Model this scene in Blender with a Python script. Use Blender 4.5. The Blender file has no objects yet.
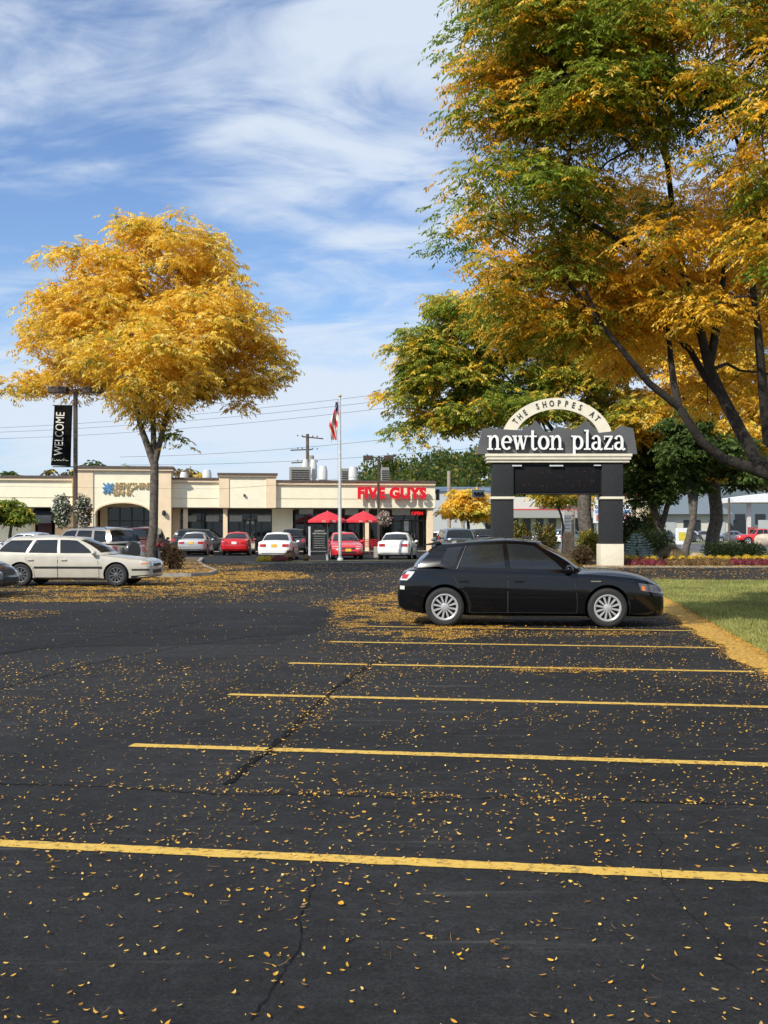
import bpy, bmesh, math, random
import numpy as np
from mathutils import Vector, Matrix
from mathutils.bvhtree import BVHTree
random.seed(7)
RNG = np.random.default_rng(11)
R = math.radians
scene = bpy.context.scene
COL = scene.collection
FPX, H, HY = 1080.0, 1.58, 530.0        # focal length in pixels, eye height, horizon row

def gx(px, Y): return (px - 384.0) / FPX * Y
def gz(py, Y): return H + (HY - py) / FPX * Y
def gY(py): return FPX * H / (py - HY)
def unit(v):
    v = np.asarray(v, float); n = np.linalg.norm(v, axis=-1, keepdims=True); return v / np.maximum(n, 1e-9)

# ------------------------------------------------------------------ materials
MATS = {}
def nodes_of(name):
    m = bpy.data.materials.new(name); m.use_nodes = True
    nt = m.node_tree; b = nt.nodes['Principled BSDF']
    return m, nt, b
def mat(name, col, rough=0.6, metal=0.0, var=0.12, scale=6.0, bump=0.0, bscale=40.0, coat=0.0, spec=None, emit=None, estr=0.0, trans=0.0, dirt=None):
    if name in MATS: return MATS[name]
    m, nt, b = nodes_of(name)
    N, L = nt.nodes, nt.links
    tc = N.new('ShaderNodeTexCoord')
    nz = N.new('ShaderNodeTexNoise'); nz.inputs['Scale'].default_value = scale; nz.inputs['Detail'].default_value = 5
    L.new(tc.outputs['Object'], nz.inputs['Vector'])
    rp = N.new('ShaderNodeValToRGB')
    rp.color_ramp.elements[0].position = 0.3; rp.color_ramp.elements[1].position = 0.7
    c0 = [max(0, c * (1 - var)) for c in col]; c1 = [min(1, c * (1 + var)) for c in col]
    if dirt: c0 = list(dirt)
    rp.color_ramp.elements[0].color = (*c0, 1); rp.color_ramp.elements[1].color = (*c1, 1)
    L.new(nz.outputs['Fac'], rp.inputs['Fac']); L.new(rp.outputs['Color'], b.inputs['Base Color'])
    b.inputs['Roughness'].default_value = rough; b.inputs['Metallic'].default_value = metal
    if coat: b.inputs['Coat Weight'].default_value = coat; b.inputs['Coat Roughness'].default_value = 0.04
    if spec is not None: b.inputs['Specular IOR Level'].default_value = spec
    if emit: b.inputs['Emission Color'].default_value = (*emit, 1); b.inputs['Emission Strength'].default_value = estr
    if trans: b.inputs['Alpha'].default_value = 1 - trans
    if bump:
        n2 = N.new('ShaderNodeTexNoise'); n2.inputs['Scale'].default_value = bscale; n2.inputs['Detail'].default_value = 6
        L.new(tc.outputs['Object'], n2.inputs['Vector'])
        bp = N.new('ShaderNodeBump'); bp.inputs['Strength'].default_value = bump; bp.inputs['Distance'].default_value = 0.02
        L.new(n2.outputs['Fac'], bp.inputs['Height']); L.new(bp.outputs['Normal'], b.inputs['Normal'])
    MATS[name] = m
    return m

def leaf_mat(name, transl=0.5):
    if name in MATS: return MATS[name]
    m, nt, b = nodes_of(name)
    N, L = nt.nodes, nt.links
    at = N.new('ShaderNodeAttribute'); at.attribute_name = 'Col'
    L.new(at.outputs['Color'], b.inputs['Base Color'])
    b.inputs['Roughness'].default_value = 0.55; b.inputs['Specular IOR Level'].default_value = 0.3
    tr = N.new('ShaderNodeBsdfTranslucent'); L.new(at.outputs['Color'], tr.inputs['Color'])
    mx = N.new('ShaderNodeMixShader'); mx.inputs[0].default_value = transl
    out = N['Material Output']
    L.new(b.outputs[0], mx.inputs[1]); L.new(tr.outputs[0], mx.inputs[2]); L.new(mx.outputs[0], out.inputs['Surface'])
    MATS[name] = m
    return m

def paint(name, col, metal=0.0, rough=0.28, dust=0.0):
    if name in MATS: return MATS[name]
    m = mat(name, col, rough=rough, metal=metal, var=0.04 + dust, scale=2.5, coat=0.85)
    return m
def glass_mat(name, tint, alpha, rough=0.03):
    """car or shop glass: a thin sheet that reflects, tints and lets the inside show"""
    if name in MATS: return MATS[name]
    m = bpy.data.materials.new(name); m.use_nodes = True
    nt = m.node_tree; N, L = nt.nodes, nt.links
    N.remove(N['Principled BSDF']); out = N['Material Output']
    tr = N.new('ShaderNodeBsdfTransparent'); tr.inputs[0].default_value = (*tint, 1)
    gl = N.new('ShaderNodeBsdfGlossy'); gl.inputs['Roughness'].default_value = rough; gl.inputs[0].default_value = (0.9, 0.93, 0.95, 1)
    df = N.new('ShaderNodeBsdfDiffuse'); df.inputs[0].default_value = (0.02, 0.023, 0.025, 1)
    tc = N.new('ShaderNodeTexCoord'); nz = N.new('ShaderNodeTexNoise'); nz.inputs['Scale'].default_value = 1.2
    L.new(tc.outputs['Object'], nz.inputs['Vector'])
    mr = N.new('ShaderNodeMapRange'); mr.inputs['To Min'].default_value = 1 - alpha - 0.06; mr.inputs['To Max'].default_value = 1 - alpha + 0.06
    L.new(nz.outputs['Fac'], mr.inputs['Value'])
    m1 = N.new('ShaderNodeMixShader'); L.new(mr.outputs[0], m1.inputs[0]); L.new(tr.outputs[0], m1.inputs[1]); L.new(df.outputs[0], m1.inputs[2])
    fr = N.new('ShaderNodeFresnel'); fr.inputs['IOR'].default_value = 1.55
    m2 = N.new('ShaderNodeMixShader'); L.new(fr.outputs[0], m2.inputs[0]); L.new(m1.outputs[0], m2.inputs[1]); L.new(gl.outputs[0], m2.inputs[2])
    L.new(m2.outputs[0], out.inputs['Surface'])
    MATS[name] = m
    return m

# ------------------------------------------------------------------ objects
def tag(o, label=None, cat=None, group=None, kind=None):
    if label: o['label'] = label
    if cat: o['category'] = cat
    if group: o['group'] = group
    if kind: o['kind'] = kind
    return o
def thing(name, label, cat, loc=(0, 0, 0), rz=0.0, group=None):
    o = bpy.data.objects.new(name, None); COL.objects.link(o); o.empty_display_size = 0.2
    o.location = loc; o.rotation_euler = (0, 0, rz)
    return tag(o, label, cat, group)
def link(name, me, mats=(), parent=None, loc=None, rot=None):
    for m in (mats if isinstance(mats, (list, tuple)) else [mats]): me.materials.append(m)
    o = bpy.data.objects.new(name, me); COL.objects.link(o)
    if parent: o.parent = parent
    if loc: o.location = loc
    if rot: o.rotation_euler = rot
    return o
def copy_tree(o, parent=None, children=None):
    c = o.copy(); COL.objects.link(c)
    if parent: c.parent = parent
    for ch in list(KIDS(o)): copy_tree(ch, c)
    return c
def KIDS(o): return [x for x in bpy.data.objects if x.parent == o]

class MB:
    def __init__(s): s.v = []; s.f = []; s.m = []; s.n = 0
    def add(s, vs, fs, mi=0):
        b = len(s.v); s.v += [tuple(p) for p in vs]; s.f += [tuple(b + i for i in f) for f in fs]; s.m += [mi] * len(fs); return s
    def box(s, x0, x1, y0, y1, z0, z1, mi=0, M=None, bev=0.0):
        if bev > 0:
            bm = bmesh.new(); bmesh.ops.create_cube(bm, size=1)
            for v in bm.verts: v.co = Vector(((x0 + x1) / 2 + v.co.x * (x1 - x0), (y0 + y1) / 2 + v.co.y * (y1 - y0), (z0 + z1) / 2 + v.co.z * (z1 - z0)))
            bmesh.ops.bevel(bm, geom=list(bm.edges), offset=bev, segments=2, affect='EDGES', profile=0.7)
            bm.verts.ensure_lookup_table(); vs = [v.co.copy() for v in bm.verts]; fs = [[v.index for v in f.verts] for f in bm.faces]; bm.free()
            if M: vs = [M @ v for v in vs]
            return s.add(vs, fs, mi)
        vs = [Vector(p) for p in ((x0, y0, z0), (x1, y0, z0), (x1, y1, z0), (x0, y1, z0), (x0, y0, z1), (x1, y0, z1), (x1, y1, z1), (x0, y1, z1))]
        if M: vs = [M @ v for v in vs]
        return s.add(vs, [(0, 3, 2, 1), (4, 5, 6, 7), (0, 1, 5, 4), (1, 2, 6, 5), (2, 3, 7, 6), (3, 0, 4, 7)], mi)
    def tube(s, pts, rad, seg=8, mi=0, cap=True):
        pts = [Vector(p) for p in pts]; n = len(pts)
        if not isinstance(rad, (list, tuple)): rad = [rad] * n
        vs = []; prev = None
        for i, p in enumerate(pts):
            d = (pts[min(i + 1, n - 1)] - pts[max(i - 1, 0)]).normalized()
            if prev is None: a = d.orthogonal().normalized()
            else:
                a = prev - d * prev.dot(d); a = a.normalized() if a.length > 1e-6 else d.orthogonal().normalized()
            prev = a; b = d.cross(a)
            for k in range(seg):
                t = 2 * math.pi * k / seg; vs.append(p + (a * math.cos(t) + b * math.sin(t)) * rad[i])
        fs = [(i * seg + k, i * seg + (k + 1) % seg, (i + 1) * seg + (k + 1) % seg, (i + 1) * seg + k) for i in range(n - 1) for k in range(seg)]
        if cap: fs += [tuple(reversed(range(seg))), tuple(range((n - 1) * seg, n * seg))]
        return s.add(vs, fs, mi)
    def prism(s, poly, y0, y1, mi=0, axis='y', M=None):
        """poly (a,b) in xz (axis y), xy (axis z) or yz (axis x); extruded along axis; single n-gon caps"""
        n = len(poly)
        def P(a, b, t): return Vector((a, t, b)) if axis == 'y' else (Vector((a, b, t)) if axis == 'z' else Vector((t, a, b)))
        vs = [P(a, b, y0) for a, b in poly] + [P(a, b, y1) for a, b in poly]
        if M: vs = [M @ v for v in vs]
        area = sum(poly[i][0] * poly[(i + 1) % n][1] - poly[(i + 1) % n][0] * poly[i][1] for i in range(n))
        fs = [tuple(range(n)), tuple(reversed(range(n, 2 * n)))] + [(i, i + n, (i + 1) % n + n, (i + 1) % n) for i in range(n)]
        return s.add(vs, fs, mi)
    def lathe(s, prof, seg=32, axis='y', c=(0, 0, 0), mi=0):
        """prof: (r, t) pairs, revolved round the axis"""
        vs = []
        for r, t in prof:
            for k in range(seg):
                a = 2 * math.pi * k / seg; ca, sa = r * math.cos(a), r * math.sin(a)
                p = (ca, t, sa) if axis == 'y' else ((ca, sa, t) if axis == 'z' else (t, ca, sa))
                vs.append((p[0] + c[0], p[1] + c[1], p[2] + c[2]))
        fs = [(i * seg + k, i * seg + (k + 1) % seg, (i + 1) * seg + (k + 1) % seg, (i + 1) * seg + k) for i in range(len(prof) - 1) for k in range(seg)]
        return s.add(vs, fs, mi)
    def ball(s, c, r, sc=(1, 1, 1), mi=0, seg=12, rings=8, jit=0.0):
        vs = []; fs = []
        for i in range(rings + 1):
            ph = math.pi * i / rings
            for k in range(seg):
                a = 2 * math.pi * k / seg; q = 1 + (random.uniform(-jit, jit) if 0 < i < rings else 0)
                vs.append((c[0] + r * q * sc[0] * math.sin(ph) * math.cos(a), c[1] + r * q * sc[1] * math.sin(ph) * math.sin(a), c[2] + r * q * sc[2] * math.cos(ph)))
        fs = [(i * seg + k, (i + 1) * seg + k, (i + 1) * seg + (k + 1) % seg, i * seg + (k + 1) % seg) for i in range(rings) for k in range(seg)]
        return s.add(vs, fs, mi)
    def build(s, name, mats, parent=None, smooth=False, angle=35, loc=None, rz=None, fixn=True):
        me = bpy.data.meshes.new(name); me.from_pydata(s.v, [], s.f)
        me.polygons.foreach_set('material_index', s.m)
        bm = bmesh.new(); bm.from_mesh(me)
        bmesh.ops.remove_doubles(bm, verts=bm.verts, dist=1e-5)
        if fixn: bmesh.ops.recalc_face_normals(bm, faces=bm.faces)
        bm.to_mesh(me); bm.free()
        if smooth:
            me.polygons.foreach_set('use_smooth', [True] * len(me.polygons)); me.set_sharp_from_angle(angle=R(angle))
        o = link(name, me, mats, parent, loc)
        if rz is not None: o.rotation_euler = (0, 0, rz)
        return o

def fast_mesh(name, co, k, col=None):
    """faces of k consecutive vertices each"""
    co = np.ascontiguousarray(co, dtype=np.float32).reshape(-1, 3); nv = len(co); nf = nv // k
    me = bpy.data.meshes.new(name)
    me.vertices.add(nv); me.vertices.foreach_set('co', co.ravel())
    me.loops.add(nv); me.loops.foreach_set('vertex_index', np.arange(nv, dtype=np.int32))
    me.polygons.add(nf); me.polygons.foreach_set('loop_start', np.arange(0, nv, k, dtype=np.int32))
    try: me.polygons.foreach_set('loop_total', np.full(nf, k, dtype=np.int32))
    except Exception: pass
    me.update(calc_edges=True)
    if col is not None:
        a = me.color_attributes.new(name='Col', type='FLOAT_COLOR', domain='POINT')
        c4 = np.ones((nv, 4), np.float32); c4[:, :3] = np.repeat(col, k, axis=0) if len(col) == nf else col
        a.data.foreach_set('color', c4.ravel())
    return me

def vnoise(x, y, seed=0, s=1.0):
    x = np.asarray(x) * s; y = np.asarray(y) * s
    xi = np.floor(x).astype(int); yi = np.floor(y).astype(int); fx = x - xi; fy = y - yi
    fx = fx * fx * (3 - 2 * fx); fy = fy * fy * (3 - 2 * fy)
    def h(a, b):
        n = (a * 374761393 + b * 668265263 + seed * 974711) & 0x7fffffff
        n = ((n ^ (n >> 13)) * 1274126177) & 0x7fffffff
        return ((n ^ (n >> 16)) & 0xffff) / 65535.0
    return (h(xi, yi) * (1 - fx) + h(xi + 1, yi) * fx) * (1 - fy) + (h(xi, yi + 1) * (1 - fx) + h(xi + 1, yi + 1) * fx) * fy

def text_mesh(txt, size, depth, bold=0.0, xscale=1.0, spacing=1.0, align='CENTER', shear=0.0, res=3):
    cu = bpy.data.curves.new('lettering', 'FONT'); cu.body = txt; cu.size = size; cu.extrude = depth / 2; cu.offset = bold
    cu.align_x = align; cu.align_y = 'CENTER'; cu.space_character = spacing; cu.resolution_u = res; cu.shear = shear
    o = bpy.data.objects.new('lettering', cu); COL.objects.link(o)
    dg = bpy.context.evaluated_depsgraph_get()
    me = bpy.data.meshes.new_from_object(o.evaluated_get(dg))
    bpy.data.objects.remove(o); bpy.data.curves.remove(cu)
    me.materials.clear()
    # stand the text up: x right, z up, facing -y
    me.transform(Matrix.Scale(xscale, 4, (1, 0, 0)))
    me.transform(Matrix.Rotation(R(90), 4, 'X'))
    return me
def lettering(txt, size, depth, m, parent, loc, name='lettering', rz=0.0, ry=0.0, **kw):
    me = text_mesh(txt, size, depth, **kw)
    o = link(name, me, m, parent, loc); o.rotation_euler = (0, ry, rz)
    return o

# ------------------------------------------------------------------ foliage
YEL = np.array([[0.90, 0.61, 0.06], [0.95, 0.70, 0.11], [0.80, 0.50, 0.04], [0.92, 0.73, 0.19]])
GRN = np.array([[0.18, 0.26, 0.03], [0.28, 0.345, 0.04], [0.44, 0.45, 0.055], [0.12, 0.19, 0.025]])
DGR = np.array([[0.03, 0.05, 0.012], [0.045, 0.075, 0.016], [0.06, 0.09, 0.02]])

def frond_mesh(name, P, D, Ls, nl, ll, lw, cols, droop=0.45, rng=RNG):
    n = len(P); out = np.empty((n, nl, 4, 3), np.float32); cc = np.empty((n, nl, 3), np.float32)
    up = np.array([0, 0, 1.0]); S = unit(np.cross(D, up) + 1e-4)
    for k in range(nl):
        t = 0.12 + 0.88 * k / (nl - 1)
        pos = P + D * (Ls * t)[:, None]; pos[:, 2] -= droop * Ls * t * t
        sg = 1 if k % 2 else -1
        ld = unit(S * sg * 0.75 + D * 0.55 + np.array([0, 0, -0.55 - 0.3 * t]) + rng.normal(0, 0.28, (n, 3)))
        w = unit(np.cross(ld, up + rng.normal(0, 0.55, (n, 3))))
        sz = rng.uniform(0.75, 1.2, n)[:, None]; a = ll * sz; b = lw * sz
        out[:, k, 0] = pos; out[:, k, 1] = pos + ld * a * 0.45 + w * b * 0.5; out[:, k, 2] = pos + ld * a; out[:, k, 3] = pos + ld * a * 0.45 - w * b * 0.5
        cc[:, k] = cols * rng.uniform(0.8, 1.2, (n, 1))
    return fast_mesh(name, out.reshape(-1, 3), 4, cc.reshape(-1, 3))

def cloud_mesh(name, C, Rad, n, ll, lw, pal, shell=0.5, rng=RNG, wts=None, upc=0.25, zmin=None):
    """n leaf blades through ellipsoids (centres C, radii Rad)"""
    C = np.asarray(C, float); Rad = np.asarray(Rad, float); vol = Rad.prod(axis=1) ** 0.8; idx = rng.choice(len(C), n, p=vol / vol.sum())
    d = unit(rng.normal(size=(n, 3))); r = rng.uniform(0, 1, n) ** shell
    nz = 0.82 + 0.36 * vnoise(d[:, 0] * 3 + idx * 7.1, d[:, 2] * 3 + d[:, 1] * 2.3, 5)
    P = C[idx] + d * Rad[idx] * (r * nz)[:, None]
    if zmin is not None: P[:, 2] = np.maximum(P[:, 2], zmin + rng.uniform(0, 0.05, n))
    ld = unit(d * 0.6 + rng.normal(0, 0.6, (n, 3)) + np.array([0, 0, upc])); w = unit(np.cross(ld, d + rng.normal(0, 0.5, (n, 3))))
    sz = rng.uniform(0.7, 1.3, n)[:, None]; a = ll * sz; b = lw * sz
    out = np.stack([P, P + ld * a * 0.5 + w * b * 0.5, P + ld * a, P + ld * a * 0.5 - w * b * 0.5], axis=1)
    pal = np.asarray(pal); ci = rng.choice(len(pal), n, p=wts)
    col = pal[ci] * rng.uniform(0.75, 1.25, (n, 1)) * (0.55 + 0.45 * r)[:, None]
    return fast_mesh(name, out.reshape(-1, 3), 4, col)

BARK = None
def grow_tree(name, label, base, fork_z, lobes, n_cl, clR, fr_per, frL, nl, ll, lw, r_base, lean=(0, 0), manual=(), group=None, seed=1, barkm=None, yb=None, tipr=0.012, pal_g=GRN, pal_y=YEL, flat=0.42, cat='tree', sparse=0.0, exp=0.45):
    """lobes: (cx,cy,cz,rx,ry,rz,yellow fraction) in world metres"""
    rng = np.random.default_rng(seed)
    lobes = np.array(lobes, float); base = np.array(base, float)
    root = thing(name, label, cat, tuple(base), 0, group)
    vol = (lobes[:, 3] * lobes[:, 4] * lobes[:, 5]) ** 0.85
    li = rng.choice(len(lobes), n_cl, p=vol / vol.sum())
    d = unit(rng.normal(size=(n_cl, 3))); rr = rng.uniform(0.12, 1, n_cl) ** 0.55
    C = lobes[li, :3] + d * lobes[li, 3:6] * rr[:, None]
    # skeleton
    nodes = []; par = []
    def addn(p, q): nodes.append(np.array(p, float)); par.append(q); return len(nodes) - 1
    fork = base + np.array([lean[0], lean[1], fork_z])
    last = addn(base + np.array([0, 0, -0.15]), -1)
    for t in (0.08, 0.2, 0.4, 0.6, 0.8, 1.0):
        p = base + (fork - base) * t; p[:2] += rng.normal(0, 0.035 * r_base / 0.2, 2) * (t < 1); last = addn(p, last)
    forkn = last; start = [forkn]; mrad = {}
    for path in manual:
        a = path[0]; q = forkn if a is None else min(range(len(nodes)), key=lambda i: np.linalg.norm(nodes[i] - np.array(a)))
        for j, p in enumerate(path[2]):
            q = addn(p, q); mrad[q] = path[1] * (1 - 0.70 * j / max(1, len(path[2]) - 1)); start.append(q)
    order = np.argsort(np.linalg.norm(C - fork, axis=1)); plen = {i: 0.0 for i in range(len(nodes))}
    NA = np.array(nodes); PL = np.zeros(len(nodes))
    ok0 = np.zeros(len(nodes), bool); ok0[start] = True; OKM = list(ok0)
    for c in order:
        t = C[c]; NA = np.array(nodes); v = t - NA; dist = np.linalg.norm(v, axis=1)
        pen = np.where(NA[:, 2] > t[2] + 0.2, 1.5 * (NA[:, 2] - t[2]), 0) + 0.28 * np.array([plen.get(i, 0) for i in range(len(nodes))])
        cost = dist + pen; cost[~np.array(OKM)] = 1e9
        q = int(np.argmin(cost)); a = nodes[q]; L = dist[q]
        pd = a - nodes[par[q]] if par[q] >= 0 else np.array([0, 0, 1.0]); pd = pd / (np.linalg.norm(pd) + 1e-9)
        ns = max(2, min(6, int(L / (clR * 0.7)) + 1)); m = a + (pd * 0.55 + unit(t - a) * 0.45) * L * 0.45 + np.array([0, 0, 0.06 * L])
        prev = q
        for j in range(1, ns + 1):
            s = j / ns; p = a * (1 - s) ** 2 + 2 * m * s * (1 - s) + t * s * s + rng.normal(0, 0.02 * L, 3) * (j < ns)
            k = addn(p, prev); plen[k] = plen[prev] + L / ns; OKM.append(True); prev = k
    n = len(nodes); cnt = np.zeros(n); kids = [[] for _ in range(n)]
    for i in range(n):
        if par[i] >= 0: kids[par[i]].append(i)
    for i in range(n - 1, -1, -1):
        if not kids[i]: cnt[i] = 1
        if par[i] >= 0: cnt[par[i]] += cnt[i]
    rad = tipr * cnt ** exp; sc = r_base / rad[forkn]
    rad = tipr + (rad - tipr) * (r_base - tipr) / max(rad[forkn] - tipr, 1e-6)
    for i, r in mrad.items(): rad[i] = r
    for i in range(forkn + 1, n): rad[i] = min(rad[i], rad[par[i]] * (0.9 if i not in mrad else 1.0))
    for i in range(forkn + 1): rad[i] = r_base * (1.0 + 0.12 * (forkn - i) / forkn)
    rad[0] = r_base * 1.6; rad[1] = r_base * 1.35; rad[2] = r_base * 1.15
    tb = MB(); used = set()
    def chain(i0):
        st = [i0]
        while st:
            i = st.pop(); pts = [nodes[par[i]], nodes[i]] if par[i] >= 0 else [nodes[i]]
            rs = [min(rad[par[i]], rad[i] * 1.15), rad[i]] if par[i] >= 0 else [rad[i]]
            cur = i
            while kids[cur]:
                ks = sorted(kids[cur], key=lambda a: -rad[a]); st += ks[1:]; cur = ks[0]; pts.append(nodes[cur]); rs.append(rad[cur])
            if len(pts) > 1: tb.tube([p - base for p in pts], [float(r) for r in rs], seg=14 if rs[0] > r_base * 0.7 else (7 if rs[0] > 0.05 else 4))
    chain(0)
    # twigs inside the clumps
    for c in range(n_cl):
        for _ in range(3):
            e = C[c] + unit(rng.normal(size=3)) * clR * np.array([0.8, 0.8, 0.3]); tb.tube([C[c] - base, (C[c] + e) / 2 - base + [0, 0, 0.04], e - base], [tipr * 0.8, tipr * 0.6, tipr * 0.4], seg=3, cap=False)
    tr = tb.build('trunk', barkm, root, smooth=True, angle=60, fixn=False)
    # fronds
    fc = rng.poisson(fr_per, n_cl); fc = np.where(rng.uniform(0, 1, n_cl) < sparse, fc // 4, fc)
    ci = np.repeat(np.arange(n_cl), fc); N = len(ci)
    cr = clR * rng.uniform(0.65, 1.25, n_cl)
    dd = unit(rng.normal(size=(N, 3))); q = rng.uniform(0, 1, N) ** 0.5
    off = dd * np.array([1, 1, flat]) * (q * cr[ci])[:, None]; off[:, 2] -= 0.25 * (off[:, 0] ** 2 + off[:, 1] ** 2) / cr[ci]
    P = C[ci] + off
    D = unit(off * np.array([1, 1, 0.2]) / cr[ci][:, None] + rng.normal(0, 0.35, (N, 3)) * np.array([1, 1, 0.4]) + np.array([0, 0, 0.1]))
    # colour: yellow per clump by the lobe's share, more at the outer edge: turned tips, plus sunlit brightness put into the colour
    yf = lobes[li, 6][ci]; cn = rng.normal(0, 0.22, n_cl)[ci]
    isy = (yf + cn + 0.85 * (q - 0.62) + rng.normal(0, 0.16, N) + (0.10 * (off[:, 2] / (cr[ci] * flat)))) > 0.5
    gi = rng.integers(0, len(pal_g), N); yi = rng.integers(0, len(pal_y), N)
    gc = pal_g[gi]; mixc = np.clip(yf + cn, 0, 0.5)[:, None] * 0.5
    gc = gc * (1 - mixc) + pal_y[yi] * mixc
    cols = np.where(isy[:, None], pal_y[yi], gc)
    me = frond_mesh(name, P - base, D, frL * rng.uniform(0.7, 1.3, N), nl, ll, lw, cols, rng=rng)
    link('crown', me, leaf_mat('tree_leaves'), root)
    return root
# ------------------------------------------------------------------ vehicles
RUB = mat('tyre_rubber', (0.022, 0.022, 0.023), rough=0.85, var=0.2, scale=30)
DARK = mat('black_trim', (0.018, 0.018, 0.019), rough=0.6, var=0.2)
WELL = mat('wheel_well', (0.008, 0.008, 0.008), rough=0.9)
CAB = mat('cabin_lining', (0.05, 0.048, 0.045), rough=0.9, var=0.3)
SEATM = mat('seat_cloth', (0.11, 0.105, 0.10), rough=0.9, var=0.2)
SEATL = mat('seat_cloth_grey', (0.30, 0.31, 0.33), rough=0.9, var=0.2)
ALLOY = mat('alloy_rim', (0.46, 0.46, 0.46), rough=0.33, metal=0.35, var=0.05)
STEELR = mat('dark_wheel_cover', (0.09, 0.095, 0.10), rough=0.5, metal=0.3, var=0.2)
CGLASS = glass_mat('car_glass', (0.42, 0.46, 0.46), 0.25)
CGLASS_D = glass_mat('car_glass_dark', (0.16, 0.17, 0.175), 0.55)
DKL = mat('smoked_lens', (0.10, 0.10, 0.11), rough=0.08, coat=1, var=.3, scale=14)
REDL = mat('tail_lens', (0.42, 0.012, 0.012), rough=0.15, coat=1, var=0.1)
ORNL2 = None
WHTL = mat('clear_lens', (0.62, 0.62, 0.60), rough=0.12, coat=1, var=0.1)
ORNL = mat('amber_lens', (0.75, 0.20, 0.02), rough=0.15, coat=1, var=0.1)
PLATE = mat('plate_white', (0.7, 0.7, 0.68), rough=0.5)
PLATEO = mat('plate_gold', (0.75, 0.42, 0.03), rough=0.5)
CHROME = mat('chrome_trim', (0.75, 0.75, 0.76), rough=0.15, metal=1.0, var=0.03)

FR = [(0, 0), (0.80, 0), (0.955, 0.07), (0.985, 0.30), (1.0, 0.60), (0.985, 0.86), (0.955, 1.0)]   # (half-width share, height share) from floor to shoulder
def smoothkeys(K, n=64):
    K = np.array(K, float); x = K[:, 0]; xs = np.unique(np.concatenate([np.linspace(x[0], x[-1], n), x])); out = [xs]
    for c in range(1, K.shape[1]):
        y = K[:, c]; h = np.diff(x); d = np.diff(y) / h; m = np.zeros(len(x))
        for i in range(1, len(x) - 1):
            m[i] = 0 if d[i - 1] * d[i] <= 0 else 2 * d[i - 1] * d[i] / (d[i - 1] + d[i])
        m[0], m[-1] = d[0], d[-1]
        j = np.clip(np.searchsorted(x, xs, side='right') - 1, 0, len(h) - 1); t = (xs - x[j]) / h[j]
        out.append((2 * t**3 - 3 * t**2 + 1) * y[j] + (t**3 - 2 * t**2 + t) * h[j] * m[j] + (-2 * t**3 + 3 * t**2) * y[j + 1] + (t**3 - t**2) * h[j] * m[j + 1])
    return np.array(out).T

def car_body(spec, paintm, parent, bed=None):
    S = smoothkeys(spec['st']); cab0, cab1 = spec['cab']
    tops = [(0.90, 0.35), (0.72, 0.75), (0.40, 0.96), (0.0, 1.0)]
    ring = lambda s: [(f[0] * s[1], s[2] + f[1] * (s[3] - s[2])) for f in FR] + [(f[0] * s[1] * 0.955, s[3] + f[1] * (s[4] - s[3])) for f in tops]
    mb = MB(); nR = len(FR) + len(tops); full = 2 * nR - 2; vs = []
    for s in S:
        r = ring(s); L = [(s[0], y, z) for y, z in r]; L += [(s[0], -y, z) for y, z in reversed(r[1:-1])]; vs += L
    fs = []; mi = []
    for i in range(len(S) - 1):
        xm = (S[i][0] + S[i + 1][0]) / 2
        for k in range(full):
            k2 = (k + 1) % full; fs.append((i * full + k, i * full + k2, (i + 1) * full + k2, (i + 1) * full + k))
            kk = min(k, full - 1 - k)
            mi.append(2 if (kk >= len(FR) and cab0 < xm < cab1) else 0)
    fs += [tuple(reversed(range(full))), tuple(range((len(S) - 1) * full, len(S) * full))]; mi += [0, 0]
    me = bpy.data.meshes.new('body'); me.from_pydata(vs, [], fs); me.polygons.foreach_set('material_index', mi)
    bm = bmesh.new(); bm.from_mesh(me); bmesh.ops.recalc_face_normals(bm, faces=bm.faces); bvh = BVHTree.FromBMesh(bm); bm.to_mesh(me); bm.free()
    for m in (paintm, WELL, CAB): me.materials.append(m)
    o = bpy.data.objects.new('body', me); COL.objects.link(o)
    cut = MB(); rw = spec['rw']
    for x in spec['wx']:
        for sg in (-1, 1):
            y0, y1 = sg * (spec['hw'] - 0.30), sg * (spec['hw'] + 0.25); rr = rw + spec.get('arch', 0.05); c = (x, 0, rw + 0.01); seg = 32
            pts = [(x + rr * math.cos(2 * math.pi * k / seg), rw + 0.012 + rr * math.sin(2 * math.pi * k / seg)) for k in range(seg)]
            cut.prism(pts, min(y0, y1), max(y0, y1), 1)
    if bed: cut.box(bed[0], bed[1], -bed[2], bed[2], bed[3], 2.0, 1)
    co = cut.build('cutter', [paintm, WELL, CAB])
    md = o.modifiers.new('b', 'BOOLEAN'); md.operation = 'DIFFERENCE'; md.object = co; md.solver = 'EXACT'
    dg = bpy.context.evaluated_depsgraph_get(); me2 = bpy.data.meshes.new_from_object(o.evaluated_get(dg))
    o.modifiers.clear(); o.data = me2
    cm = co.data; bpy.data.objects.remove(co); bpy.data.meshes.remove(cm)
    me2.name = 'body'; me2.polygons.foreach_set('use_smooth', [True] * len(me2.polygons)); me2.set_sharp_from_angle(angle=R(38))
    o.parent = parent
    return o, bvh

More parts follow.
